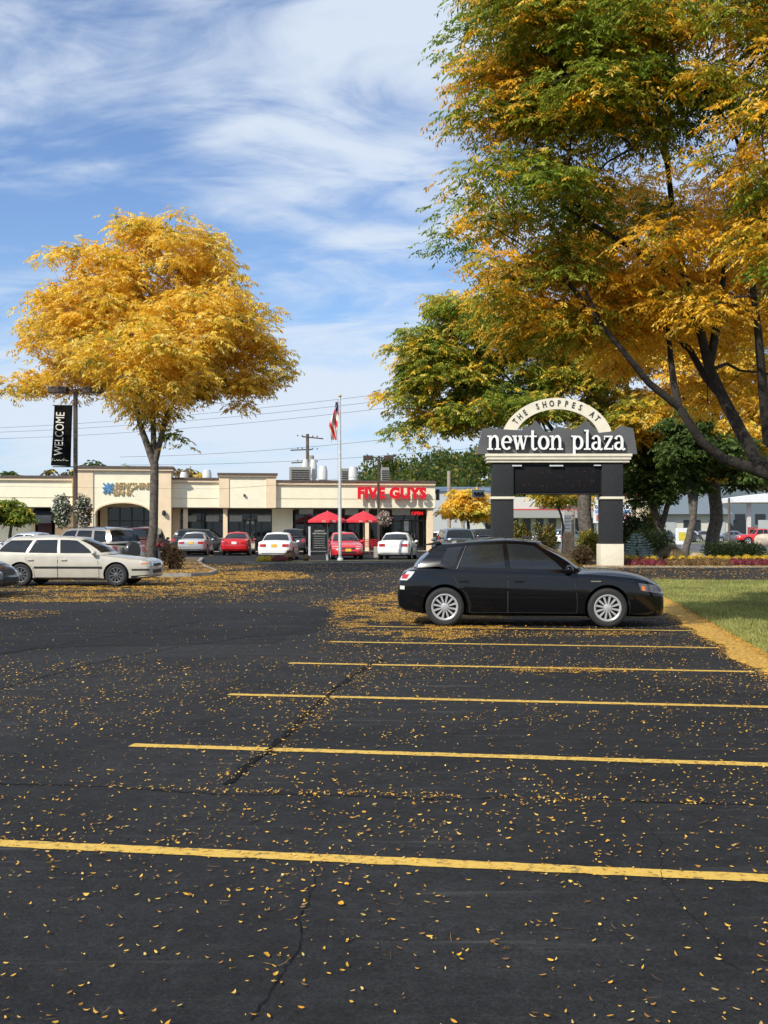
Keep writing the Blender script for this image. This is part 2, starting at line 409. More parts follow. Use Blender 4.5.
def surf_patch(bvh, view, left, right, off, nu=10, nv=None):
    """grid draped on the body. view 's+','s-': (x,z) seen from the side; 'r','f': (y,z) seen from the rear / front. left/right: polylines with equal counts"""
    L = np.array(left, float); Rr = np.array(right, float); rows = []
    for a, b in zip(L, Rr):
        row = []
        for i in range(nu + 1):
            p = a + (b - a) * i / nu
            if view[0] == 's':
                sg = 1 if view[1] == '+' else -1; o = Vector((p[0], sg * 3, p[1])); d = Vector((0, -sg, 0))
            elif view == 'r': o = Vector((-6, p[0], p[1])); d = Vector((1, 0, 0))
            else: o = Vector((6, p[0], p[1])); d = Vector((-1, 0, 0))
            h = bvh.ray_cast(o, d)
            if h[0] is None:
                h = bvh.find_nearest(o + d * (2.2 if view[0] == 's' else 3.9))
                row.append(h[0] - d * off)
            else: row.append(h[0] - d * off)
        rows.append(row)
    vs = [v for r in rows for v in r]; w = nu + 1
    fs = [(i * w + j, i * w + j + 1, (i + 1) * w + j + 1, (i + 1) * w + j) for i in range(len(rows) - 1) for j in range(nu)]
    return vs, fs
def patch_part(name, bvh, view, left, right, off, m, parent, nu=10, thick=0.0):
    vs, fs = surf_patch(bvh, view, left, right, off, nu); mb = MB(); mb.add(vs, fs)
    if thick:
        d = {'s+': Vector((0, -1, 0)), 's-': Vector((0, 1, 0)), 'r': Vector((1, 0, 0)), 'f': Vector((-1, 0, 0))}[view] * thick
        w = nu + 1; rws = len(left); n = len(vs); mb.add([v + d for v in vs], [])
        bd = [j for j in range(w)] + [i * w + nu for i in range(1, rws)] + [(rws - 1) * w + j for j in range(nu - 1, -1, -1)] + [i * w for i in range(rws - 2, 0, -1)]
        mb.f += [(bd[i], bd[(i + 1) % len(bd)], bd[(i + 1) % len(bd)] + n, bd[i] + n) for i in range(len(bd))]; mb.m += [0] * len(bd)
    return mb.build(name, m, parent, smooth=True, angle=40)

def cabin(p, paintm, glassm, parent, pill=None):
    yb, yt, zbf, zbr, zt = p['yb'], p['yt'], p['zbf'], p['zbr'], p['zt']
    def zb(x): return zbf + (zbr - zbf) * (p['xd'] - x) / (p['xd'] - p['xQ'])
    x = p
    cols = [((x['xw'], 0, zbf + .04), (x['xwt'], 0, zt + .03), 'windshield'),
            ((x['xw'] - .04, .5 * yb, zbf + .035), (x['xwt'] - .03, .55 * yt, zt + .026), 'windshield'),
            ((x['xw'] - .17, .88 * yb, zbf + .015), (x['xwt'] - .09, .90 * yt, zt + .008), 'P'),
            ((x['xd'], .968 * yb, zb(x['xd'])), (x['xdt'], .975 * yt, zt - .008), 'w0'),
            (((x['xd'] + x['xB']) / 2, .99 * yb, zb((x['xd'] + x['xB']) / 2)), ((x['xdt'] + x['xB']) / 2 - .02, yt, zt), 'w0'),
            ((x['xB'] + .045, yb, zb(x['xB'])), (x['xB'] - .02, yt, zt), 'P'),
            ((x['xB'] - .045, yb, zb(x['xB'])), (x['xB'] - .09, yt, zt), 'w1'),
            (((x['xC'] + x['xB']) / 2, yb, zb((x['xC'] + x['xB']) / 2)), ((x['xCt'] + x['xB']) / 2 - .04, yt, zt), 'w1'),
            ((x['xC'], .985 * yb, zb(x['xC'])), (x['xCt'], .99 * yt, zt - .006), 'P'),
            ((x['xC'] - p.get('cw', .06), .975 * yb, zb(x['xC'])), (x['xCt'] - p.get('cw', .06) - .01, .985 * yt, zt - .008), p.get('q', 'w2')),
            ((x['xQ'], .95 * yb, zb(x['xQ']) + p.get('qz', .02)), (x['xQt'], .96 * yt, zt - .02), 'P'),
            ((x['xR'] + .09, .84 * yb, zbr + .02), (x['xRt'] + .04, .86 * yt, zt - .005), 'rear'),
            ((x['xR'] + .01, .45 * yb, zbr + .035), (x['xRt'] + .01, .45 * yt, zt + .015), 'rear'),
            ((x['xR'], 0, zbr + .04), (x['xRt'], 0, zt + .02), '')]
    dp = p.get('drop', 0)
    if dp: cols = [(b, (t[0], t[1], t[2] - dp * max(0, (p['xB'] - t[0]) / (p['xB'] - p['xRt']))), g) for b, t, g in cols]
    A_ = p.get('arc', .03); xm_ = p['xB']; hf_ = p['xwt'] - xm_
    cols = [(b, (t[0], t[1], t[2] - (A_ * max(0, (t[0] - xm_) / hf_) ** 2)), g) for b, t, g in cols]
    n = len(cols); loop = [(c[0], c[1]) for c in cols] + [((c[0][0], -c[0][1], c[0][2]), (c[1][0], -c[1][1], c[1][2])) for c in reversed(cols[1:-1])]
    tg = [c[2] for c in cols[:-1]]; tags = [t + ('+' if t[0] == 'w' and t != 'windshield' else '') for t in tg] + [t + ('-' if t[0] == 'w' and t != 'windshield' else '') for t in reversed(tg)]
    m = len(loop); ts = [0.0, .12, .35, .6, .85, 1.0]; rings = []
    xc = (p['xwt'] + p['xRt']) / 2
    for t in ts:
        r = []
        for b, q in loop:
            b = np.array(b); q = np.array(q); v = b + (q - b) * t; bl = 0.020 * 4 * t * (1 - t)
            fw = min(1, abs(v[0] - xc) / 1.2) ** 3; v = v + np.array([1.1 * bl * (1 if v[0] > xc else -1) * fw, bl * np.sign(v[1]), 1.6 * bl * fw]); r.append(v)
        rings.append(r)
    rz = p.get('rise', 1.0)
    for f, dz in ((.972, .04), (.93, .06), (.84, .075), (.6, .095), (.3, .105)):
        if dp and f < .9: dz = dz
        rings.append([np.array([xc + (q[0] - xc) * (f + (1 - f) * .25 if f > .9 else f), q[1] * f, q[2] + dz * rz]) for _, q in loop])
    vs = [tuple(v) for r in rings for v in r]; vs.append((xc, 0, zt + .03 + .105 * rz - dp * .45))
    mb = MB(); fs = []; gl = {}
    for i in range(len(rings) - 1):
        for k in range(m):
            k2 = (k + 1) % m; f = (i * m + k, i * m + k2, (i + 1) * m + k2, (i + 1) * m + k); t = tags[k]
            if 0 < i < len(ts) - 1 and t != 'P': gl.setdefault(t, []).append(f)
            else: fs.append(f)
    fs += [((len(rings) - 1) * m + k, (len(rings) - 1) * m + (k + 1) % m, len(vs) - 1) for k in range(m)]
    mb.add(vs, fs); o = mb.build('cabin', paintm, parent, smooth=True, angle=50)
    me = o.data
    for t, ff in gl.items():
        g = MB(); ids = sorted({i for f in ff for i in f}); mp = {a: b for b, a in enumerate(ids)}
        g.add([vs[i] for i in ids], [tuple(mp[i] for i in f) for f in ff])
        nm = 'windshield' if t == 'windshield' else ('rear_window' if t == 'rear' else 'window')
        g.build(nm, glassm, parent, smooth=True, angle=60)
        if pill and t[0] == 'w' and t != 'windshield':   # dark rubber surround, slightly proud
            ring0 = [v for v in ids]
    return o

def wheel(parent, x, y, rw, sg, style, rimm, width=0.2):
    tb = MB(); w = width / 2; rr = rw * .68
    prof = [(rr, -w * .75), (rr + .01, -w * .95), (rw * .86, -w), (rw * .965, -w * .82), (rw, -w * .55), (rw, w * .55), (rw * .965, w * .82), (rw * .86, w), (rr + .01, w * .95), (rr, w * .75)]
    tb.lathe(prof, 44 if style != 'far' else 20)
    t = tb.build('wheel', RUB, parent, smooth=True, angle=30, loc=(x, y, rw))
    rb = MB(); o = sg * w * .62; seg = 40 if style != 'far' else 16
    rb.lathe([(rr + .004, sg * w * .86), (rr - .012, sg * w * .9), (rr - .03, sg * w * .8), (rr - .035, sg * w * .3)], seg)
    rb.lathe([(rr - .03, sg * w * .28), (0.0, sg * w * .28)], seg, mi=1)
    rb.lathe([(.062, sg * w * .5), (.062, sg * w * .80), (.045, sg * w * .86), (0, sg * w * .87)], 20)
    ns = {'alloy': 12, 'cover': 10, 'far': 7, 'five': 5}[style]
    for k in range(ns):
        a = 2 * math.pi * k / ns + .2; M = Matrix.Rotation(a, 4, 'Y')
        hw_in, hw_out = {'alloy': (.014, .021), 'cover': (.016, .036), 'far': (.02, .03), 'five': (.03, .028)}[style]
        y0, y1, y2 = sg * w * .45, sg * w * .78, sg * w * .70
        P = [(-hw_in, y0, .05), (hw_in, y0, .05), (hw_out, y0, rr - .018), (-hw_out, y0, rr - .018), (-hw_in * .8, y1, .05), (hw_in * .8, y1, .05), (hw_out * .8, y2 + sg * .008, rr - .018), (-hw_out * .8, y2 + sg * .008, rr - .018)]
        rb.add([M @ Vector(q) for q in P], [(0, 1, 2, 3), (4, 5, 6, 7), (0, 1, 5, 4), (1, 2, 6, 5), (2, 3, 7, 6), (3, 0, 4, 7)])
    rb.build('rim', [rimm, WELL], t, smooth=True, angle=35)
    return t

def seat(parent, x, y, zb, m, hr=True):
    s = MB(); M = Matrix.Translation((x, y, zb)) @ Matrix.Rotation(R(-14), 4, 'Y')
    s.box(-.06, .06, -.24, .24, -.35, .30, M=M, bev=.04)
    if hr: s.box(-.045, .045, -.13, .13, .34, .54, M=M, bev=.035); s.box(-.01, .01, -.06, .06, .28, .36, M=M)
    return s.build('seat', m, parent, smooth=True)

def base_cab(**k): return k
SPEC = {}
SPEC['hatch'] = dict(L=4.42, hw=.87, rw=.318, wx=(-1.31, 1.31), cab=(-1.30, .45), arch=.045,
    st=[(-2.10, .60, .40, .60, .62), (-2.07, .72, .30, .74, .77), (-2.0, .79, .25, .86, .89), (-1.85, .835, .22, .92, .945), (-1.60, .86, .20, .94, .96), (-1.31, .87, .18, .93, .94), (0, .87, .17, .895, .90), (.7, .87, .17, .87, .885),
        (.95, .868, .17, .86, .935), (1.31, .862, .17, .84, .935), (1.7, .84, .17, .80, .895), (1.95, .805, .17, .745, .83), (2.10, .76, .175, .68, .755), (2.19, .69, .19, .60, .66), (2.23, .61, .22, .52, .56), (2.245, .53, .27, .45, .48)],
    cabp=dict(xw=1.06, xwt=.32, xd=.66, xdt=.14, xB=-.28, xC=-1.12, xCt=-.95, xQ=-1.40, xQt=-1.27, xR=-1.86, xRt=-1.50, yb=.80, yt=.60, zbf=.865, zbr=.93, zt=1.345, qz=.05, cw=.07, drop=.055, arc=.045))
SPEC['wagon'] = dict(L=4.72, hw=.86, rw=.315, wx=(-1.36, 1.36), cab=(-2.0, .74), arch=.045,
    st=[(-2.42, .66, .34, .60, .62), (-2.38, .76, .26, .78, .80), (-2.28, .81, .24, .88, .90), (-1.9, .84, .21, .90, .91), (-1.36, .86, .19, .90, .91), (0, .86, .18, .885, .895), (.7, .86, .18, .865, .88),
        (.98, .858, .18, .84, .89), (1.4, .85, .19, .79, .855), (1.8, .83, .20, .74, .805), (2.05, .81, .22, .725, .785), (2.20, .78, .23, .695, .74), (2.27, .74, .25, .655, .69), (2.30, .68, .30, .58, .61)],
    cabp=dict(xw=1.14, xwt=.36, xd=.72, xdt=.18, xB=-.28, xC=-1.18, xCt=-.98, xQ=-2.05, xQt=-1.72, xR=-2.2, xRt=-1.80, yb=.79, yt=.60, zbf=.86, zbr=.895, zt=1.30, qz=.01, cw=.09))
SPEC['sedan'] = dict(L=4.62, hw=.89, rw=.325, wx=(-1.34, 1.36), cab=(-1.2, .78), arch=.05,
    st=[(-2.32, .62, .42, .66, .68), (-2.29, .76, .32, .84, .88), (-2.18, .84, .27, .94, 1.03), (-1.75, .87, .22, .965, 1.06), (-1.34, .885, .19, .96, 1.03), (-1.0, .89, .18, .95, .99), (0, .89, .17, .92, .93), (.75, .89, .17, .89, .905),
        (1.0, .885, .17, .87, .95), (1.5, .87, .18, .80, .89), (1.9, .81, .2, .71, .80), (2.15, .71, .22, .60, .68), (2.26, .58, .26, .50, .56), (2.30, .48, .32, .44, .48)],
    cabp=dict(xw=1.04, xwt=.30, xd=.68, xdt=.14, xB=-.26, xC=-1.02, xCt=-.72, xQ=-1.20, xQt=-.86, xR=-1.62, xRt=-1.02, yb=.81, yt=.60, zbf=.885, zbr=.965, zt=1.35, qz=.02, cw=.10, q='P'))
SPEC['suv'] = dict(L=4.45, hw=.88, rw=.355, wx=(-1.29, 1.30), cab=(-1.95, .74), arch=.06,
    st=[(-2.16, .70, .46, .72, .74), (-2.13, .80, .36, .92, .94), (-2.02, .855, .33, 1.05, 1.07), (-1.6, .875, .30, 1.07, 1.08), (-1.29, .88, .29, 1.065, 1.075), (0, .88, .28, 1.04, 1.05), (.75, .88, .28, 1.02, 1.03),
        (1.0, .875, .28, 1.0, 1.08), (1.5, .86, .29, .94, 1.03), (1.9, .82, .30, .86, .95), (2.12, .74, .32, .74, .82), (2.22, .62, .36, .62, .68), (2.25, .52, .42, .56, .60)],
    cabp=dict(xw=1.02, xwt=.42, xd=.70, xdt=.28, xB=-.24, xC=-1.10, xCt=-.98, xQ=-1.78, xQt=-1.60, xR=-2.06, xRt=-1.78, yb=.81, yt=.65, zbf=1.01, zbr=1.08, zt=1.56, qz=.03, cw=.10))
SPEC['pickup'] = dict(L=5.6, hw=.95, rw=.39, wx=(-1.75, 1.72), cab=(-.52, .98), arch=.07,
    st=[(-2.82, .90, .52, .98, .99), (-2.79, .93, .48, 1.06, 1.065), (-1.75, .95, .46, 1.07, 1.075), (-.6, .95, .42, 1.07, 1.075), (0, .95, .42, 1.06, 1.07), (.95, .95, .42, 1.05, 1.06),
        (1.2, .95, .42, 1.04, 1.12), (1.9, .94, .44, 1.0, 1.09), (2.5, .91, .46, .94, 1.03), (2.72, .86, .48, .82, .90), (2.78, .78, .54, .72, .78)],
    bed=(-2.72, -.62, .80, .75),
    cabp=dict(xw=1.22, xwt=.72, xd=.92, xdt=.58, xB=.10, xC=-.40, xCt=-.38, xQ=-.46, xQt=-.44, xR=-.55, xRt=-.50, yb=.86, yt=.70, zbf=1.05, zbr=1.07, zt=1.62, qz=0, cw=.05, q='P'))
SPEC['crew'] = dict(SPEC['pickup'], cab=(-1.30, .98), bed=(-2.72, -1.42, .80, .75),
    cabp=dict(xw=1.22, xwt=.72, xd=.92, xdt=.58, xB=-.18, xC=-1.12, xCt=-1.06, xQ=-1.24, xQt=-1.20, xR=-1.34, xRt=-1.28, yb=.86, yt=.70, zbf=1.05, zbr=1.07, zt=1.62, qz=0, cw=.06, q='P'))

def make_car(kind, name, label, cat, paintm, loc, rz, group=None, glassm=None, rim='far', rimm=None, doors=True, rear='plain', plate=PLATEO, front='plain', seats=False, mould=None, handles=True, rack=False, lite=False):
    sp = SPEC[kind]; rimm = rimm or ALLOY; glassm = glassm or CGLASS
    t = thing(name, label, cat, loc, rz, group)
    body, bvh = car_body(sp, paintm, t, sp.get('bed')); cp = sp['cabp']; cabin(cp, paintm, glassm, t)
    hw, rw = sp['hw'], sp['rw']; st = np.array(sp['st'])
    for x in sp['wx']:
        for sg in (-1, 1): wheel(t, x, sg * (hw - .115), rw, sg, rim, rimm, width=.21)
    # floor pan hides daylight through the wheel wells
    zsill = sp['st'][len(sp['st']) // 2][2]; zb = cp['zbf']; wr, wf = sp['wx']; gap = rw + .10
    if doors:
        for v in ('s+', 's-'):
            if lite and v == 's+' and kind != 'suv': pass
            hz = [zsill + .07, zsill + .2, zsill + .36, zsill + .5, zb - .04]
            xB = cp['xB']; xf = cp['xd'] + .13
            frontL = [xB - .0] * 5; frontR = [xf + .02, xf + .03, xf + .02, xf, xf - .05]
            def rlim(z):
                dz = z - rw; a = rw + .10
                return max(cp['xC'] - .05, wr + math.sqrt(max(a * a - dz * dz, 0)) if abs(dz) < a else -9)
            rearL = [rlim(z) for z in hz]; e = .012
            for Lx, Rx in ((frontL, frontR), (rearL, [xB - .02] * 5)):
                l = [(a, z) for a, z in zip(Lx, hz)]; r = [(a, z) for a, z in zip(Rx, hz)]
                le = [(a - e, z + dz) for (a, z), dz in zip(l, (-e, 0, 0, 0, e * .2))]; re = [(a + e, z + dz) for (a, z), dz in zip(r, (-e, 0, 0, 0, e * .2))]
                sm = patch_part('door', bvh, v, l, r, .0065, paintm, t, nu=8, thick=.003)
                patch_part('door_seam', bvh, v, le, re, .0028, DARK, sm, nu=8)
                if handles:
                    hx = min(Lx[3], Lx[4]) + .17; h = bvh.ray_cast(Vector((hx, 3 if v == 's+' else -3, zb - .12)), Vector((0, -1 if v == 's+' else 1, 0)))
                    if h[0] is not None:
                        hb = MB(); y = h[0].y; s = 1 if y > 0 else -1; hb.box(hx - .08, hx + .08, min(y, y + s * .04), max(y, y + s * .04), zb - .135, zb - .105, bev=.008); hb.build('door_handle', paintm, sm, smooth=True)
            # sill strip
            patch_part('sill_trim', bvh, v, [(wr + gap, zsill + .012), (wr + gap, zsill + .06)], [(wf - gap, zsill + .012), (wf - gap, zsill + .06)], .008, DARK, t, nu=8, thick=.006)
            if mould: patch_part('side_moulding', bvh, v, [(wr + gap - .02, mould[0]), (wr + gap - .02, mould[1])], [(wf - gap + .02, mould[0]), (wf - gap + .02, mould[1])], .016, DARK, t, nu=10, thick=.014)
    # mirrors
    for sg in (-1, 1):
        m = MB(); y = sg * (cp['yb'] + .10); m.ball((cp['xd'] + .03, y, cp['zbf'] + .07), .1, (.75, 1.0, .72), seg=14, rings=8); m.tube([(cp['xd'] + .02, sg * (cp['yb'] - .02), cp['zbf'] + .02), (cp['xd'] + .03, y, cp['zbf'] + .04)], .022, 6)
        m.build('side_mirror', paintm, t, smooth=True, angle=80)
    xr = sp['st'][0][0]; zt = sp['st'][2][3]
    # rear end
    if rear == 'hatch':
        for v, s in (('s+', 1), ('s-', -1)):
            patch_part('tail_light', bvh, v, [(-2.06, .75), (-2.05, .81), (-1.98, .90)], [(-1.93, .75), (-1.86, .81), (-1.80, .895)], .010, WHTL, t, nu=8, thick=.01)
            q = patch_part('red_reflector', bvh, v, [(-2.02, .78), (-2.0, .85)], [(-1.93, .78), (-1.89, .85)], .014, REDL, t, nu=6, thick=.005)
            patch_part('reflector', bvh, v, [(-2.05, .60), (-2.05, .66)], [(-1.97, .60), (-1.97, .66)], .008, WHTL, t, nu=3, thick=.005)
        patch_part('licence_plate', bvh, 'r', [(-.16, .60), (-.16, .74)], [(.16, .60), (.16, .74)], .02, plate, t, nu=2, thick=.015)
    else:
        z0, z1 = {'sedan': (.72, .86), 'suv': (.80, 1.0), 'wagon': (.62, .80), 'pickup': (.72, 1.0), 'crew': (.72, 1.0)}[kind]
        y0, y1 = {'sedan': (.42, .74), 'suv': (.60, .79), 'wagon': (.40, .72), 'pickup': (.80, .92), 'crew': (.80, .92)}[kind]
        for sg in (-1, 1):
            a, b = sorted((sg * y0, sg * y1)); o1 = patch_part('tail_light', bvh, 'r', [(a, z0), (a, z1)], [(b, z0), (b, z1)], .02, REDL, t, nu=8, thick=.03)
            if kind in ('sedan', 'suv', 'wagon'): 
                v = 's+' if sg > 0 else 's-'
                patch_part('tail_light', bvh, v, [(xr + .08, z0), (xr + .08, z1)], [(xr + .30, z0 + .03), (xr + .26, z1)], .008, REDL, t, nu=4, thick=.01)
        pz = {'sedan': .78, 'suv': .62, 'wagon': .70, 'pickup': .55, 'crew': .55}[kind]
        patch_part('licence_plate', bvh, 'r', [(-.15, pz - .075), (-.15, pz + .075)], [(.15, pz - .075), (.15, pz + .075)], .022, plate, t, nu=2, thick=.02)
        zb0 = sp['st'][1][2]
        patch_part('rear_bumper', bvh, 'r', [(-hw * .86, zb0 + .08), (-hw * .88, zb0 + .2), (-hw * .86, zb0 + .26)], [(hw * .86, zb0 + .08), (hw * .88, zb0 + .2), (hw * .86, zb0 + .26)], .035, CHROME if kind in ('pickup', 'crew') else paintm, t, nu=12, thick=.05)
    # front end
    S = {'hatch': (.55, .70, .44, .74, 1.84, 2.15), 'wagon': (.58, .69, .44, .76, 2.04, 2.25), 'sedan': (.56, .70, .42, .72, 1.90, 2.2), 'suv': (.70, .86, .44, .76, 1.85, 2.12), 'pickup': (.74, .94, .55, .86, 2.5, 2.7), 'crew': (.74, .94, .55, .86, 2.5, 2.7)}[kind]
    for sg in (-1, 1):
        a, b = sorted((sg * S[2] * .95, sg * S[3])); HL = DKL if kind == 'hatch' else WHTL; patch_part('headlight', bvh, 'f', [(a, S[0]), (a, S[1])], [(b, S[0]), (b, S[1])], .012, HL, t, nu=8, thick=.02)
        v = 's+' if sg > 0 else 's-'
        patch_part('headlight', bvh, v, [(S[4], S[0] + .05), (S[4] - .04, S[1] + .02)], [(S[5], S[0]), (S[5] - .05, S[1] - .02)], .008, HL, t, nu=6, thick=.008)
        tw = .19 if kind == 'wagon' else (.07 if kind == 'hatch' else .11); patch_part('turn_signal', bvh, v, [(S[4] + .02, S[0] + .055), (S[4] - .0, S[1] - .02)], [(S[4] + tw, S[0] + .04), (S[4] + tw - .01, S[1] - .03)], .013, ORNL, t, nu=4, thick=.004)
    patch_part('grille', bvh, 'f', [(-S[2] * .85, S[0] - .02), (-S[2] * .9, S[1] - .06)], [(S[2] * .85, S[0] - .02), (S[2] * .9, S[1] - .06)], .012, DARK, t, nu=8, thick=.02)
    patch_part('lower_grille', bvh, 'f', [(-S[2], S[0] - .22), (-S[2] * 1.05, S[0] - .12)], [(S[2], S[0] - .22), (S[2] * 1.05, S[0] - .12)], .010, DARK, t, nu=8, thick=.02)
    if front == 'plate': patch_part('licence_plate', bvh, 'f', [(-.15, S[0] - .12), (-.15, S[0] + .02)], [(.15, S[0] - .12), (.15, S[0] + .02)], .03, PLATEO, t, nu=2, thick=.02)
    if seats:
        for x in ((cp['xB'] + .02), (cp['xC'] + .08)):
            for y in (-.36, .36): seat(t, x, y, cp['zbf'] - .0, SEATL if seats == 'light' else SEATM)
        sw = MB(); sw.lathe([(.17, -.012), (.185, 0), (.17, .012), (.155, 0), (.17, -.012)], 20, axis='x', c=(0, 0, 0)); q = sw.build('steering_wheel', DARK, t, smooth=True, loc=(cp['xd'] - .12, .36, cp['zbf'] + .06)); q.rotation_euler = (0, R(25), 0)
    if rack:
        for sg in (-1, 1):
            r = MB(); y = sg * cp['yt'] * .86; z = cp['zt'] + .10; r.tube([(cp['xwt'] - .15, y, z - .04), (cp['xwt'] - .22, y, z + .015), (cp['xRt'] + .3, y, z + .015), (cp['xRt'] + .22, y, z - .05)], .016, 8); r.build('roof_rail', DARK, t, smooth=True)
    return t, bvh
# ------------------------------------------------------------------ camera, sun, sky
cam = bpy.data.cameras.new('camera'); co_ = bpy.data.objects.new('camera', cam); COL.objects.link(co_)
co_.location = (0, 0, H); co_.rotation_euler = (R(90), 0, 0)
cam.sensor_fit = 'VERTICAL'; cam.sensor_height = 36; cam.lens = FPX * 36 / 1024; cam.shift_y = (HY - 512) / 1024; cam.clip_end = 4000; cam.clip_start = 0.05
scene.camera = co_
scene.view_settings.view_transform = 'Standard'; scene.view_settings.look = 'None'; scene.view_settings.exposure = 0
SUN_EL, SUN_AZ = 40.0, 42.0          # degrees up; degrees to the left of straight behind the camera
sv = Vector((-math.sin(R(SUN_AZ)) * math.cos(R(SUN_EL)), -math.cos(R(SUN_AZ)) * math.cos(R(SUN_EL)), math.sin(R(SUN_EL))))
sl = bpy.data.lights.new('sun', 'SUN'); sl.energy = 5.0; sl.angle = R(0.55); sl.color = (1.0, 0.94, 0.83)
so = bpy.data.objects.new('sun', sl); COL.objects.link(so); so.location = sv * 50; so.rotation_euler = sv.to_track_quat('Z', 'Y').to_euler()
w = bpy.data.worlds.new('World'); scene.world = w; w.use_nodes = True
nt = w.node_tree; N, L = nt.nodes, nt.links; bg = N['Background']
sky = N.new('ShaderNodeTexSky'); sky.sky_type = 'NISHITA'; sky.sun_disc = False; sky.sun_elevation = R(SUN_EL)
sky.sun_rotation = math.atan2(sv.x, sv.y); sky.altitude = 100; sky.air_density = 1.0; sky.dust_density = 0.6; sky.ozone_density = 1.6
tc = N.new('ShaderNodeTexCoord'); sx = N.new('ShaderNodeSeparateXYZ'); L.new(tc.outputs['Generated'], sx.inputs[0])
def math_(op, a, b=None, c=None):
    n = N.new('ShaderNodeMath'); n.operation = op
    for i, v in enumerate((a, b, c)):
        if v is None: continue
        if isinstance(v, (int, float)): n.inputs[i].default_value = v
        else: L.new(v, n.inputs[i])
    return n.outputs[0]
zc = math_('ADD', math_('MAXIMUM', sx.outputs[2], 0.0), 0.34)
cx = N.new('ShaderNodeCombineXYZ'); L.new(math_('DIVIDE', sx.outputs[0], zc), cx.inputs[0]); L.new(math_('DIVIDE', sx.outputs[1], zc), cx.inputs[1])
mp = N.new('ShaderNodeMapping'); mp.inputs['Rotation'].default_value = (0, 0, R(-28)); mp.inputs['Scale'].default_value = (0.8, 1.7, 1); mp.inputs['Location'].default_value = (1.4, 0.55, 0.0)
L.new(cx.outputs[0], mp.inputs[0])
n1 = N.new('ShaderNodeTexNoise'); n1.inputs['Scale'].default_value = 1.15; n1.inputs['Detail'].default_value = 9; n1.inputs['Roughness'].default_value = 0.52; n1.inputs['Distortion'].default_value = 0.55; L.new(mp.outputs[0], n1.inputs['Vector'])
n2 = N.new('ShaderNodeTexNoise'); n2.inputs['Scale'].default_value = 4.0; n2.inputs['Detail'].default_value = 9; n2.inputs['Roughness'].default_value = 0.6; n2.inputs['Distortion'].default_value = 1.2; L.new(mp.outputs[0], n2.inputs['Vector'])
cf = math_('ADD', math_('MULTIPLY', n1.outputs['Fac'], 0.70), math_('MULTIPLY', n2.outputs['Fac'], 0.30))
cr = N.new('ShaderNodeValToRGB'); cr.color_ramp.interpolation = 'EASE'
cr.color_ramp.elements[0].position = 0.385; cr.color_ramp.elements[0].color = (0.05, 0.05, 0.05, 1); cr.color_ramp.elements[1].position = 0.55; cr.color_ramp.elements[1].color = (0.92, 0.92, 0.92, 1)
L.new(cf, cr.inputs[0])
# haze towards the horizon
hz = N.new('ShaderNodeMapRange'); hz.inputs['From Min'].default_value = 0.0; hz.inputs['From Max'].default_value = 0.30; hz.inputs['To Min'].default_value = 0.42; hz.inputs['To Max'].default_value = 0.0; L.new(sx.outputs[2], hz.inputs['Value'])
SKS = 0.135
sk = N.new('ShaderNodeMixRGB'); sk.blend_type = 'MULTIPLY'; sk.inputs[0].default_value = 1; L.new(sky.outputs[0], sk.inputs[1]); sk.inputs[2].default_value = (0.80, 0.98, 1.22, 1)
m1 = N.new('ShaderNodeMixRGB'); L.new(hz.outputs[0], m1.inputs[0]); L.new(sk.outputs[0], m1.inputs[1]); m1.inputs[2].default_value = (0.40 / SKS, 0.63 / SKS, 0.90 / SKS, 1)
m2 = N.new('ShaderNodeMixRGB'); L.new(cr.outputs[0], m2.inputs[0]); L.new(m1.outputs[0], m2.inputs[1]); m2.inputs[2].default_value = (0.74 / SKS, 0.83 / SKS, 0.95 / SKS, 1)
L.new(m2.outputs[0], bg.inputs['Color']); bg.inputs['Strength'].default_value = SKS

# ------------------------------------------------------------------ stall frame: u across the stalls (to the right), v down the aisle (away)
TH = R(8.5); UX, UY = math.cos(TH), -math.sin(TH); VX, VY = math.sin(TH), math.cos(TH)
def uv(u, v): return (u * UX + v * VX, u * UY + v * VY)
def sheet(name, pts, z, m, kind='structure', sub=0):
    me = bpy.data.meshes.new(name); me.from_pydata([(x, y, z) for x, y in pts], [], [tuple(range(len(pts)))])
    bm = bmesh.new(); bm.from_mesh(me); bmesh.ops.recalc_face_normals(bm, faces=bm.faces)
    for f in bm.faces:
        if f.normal.z < 0: f.normal_flip()
    bm.to_mesh(me); bm.free()
    o = link(name, me, m); o['kind'] = kind; return o

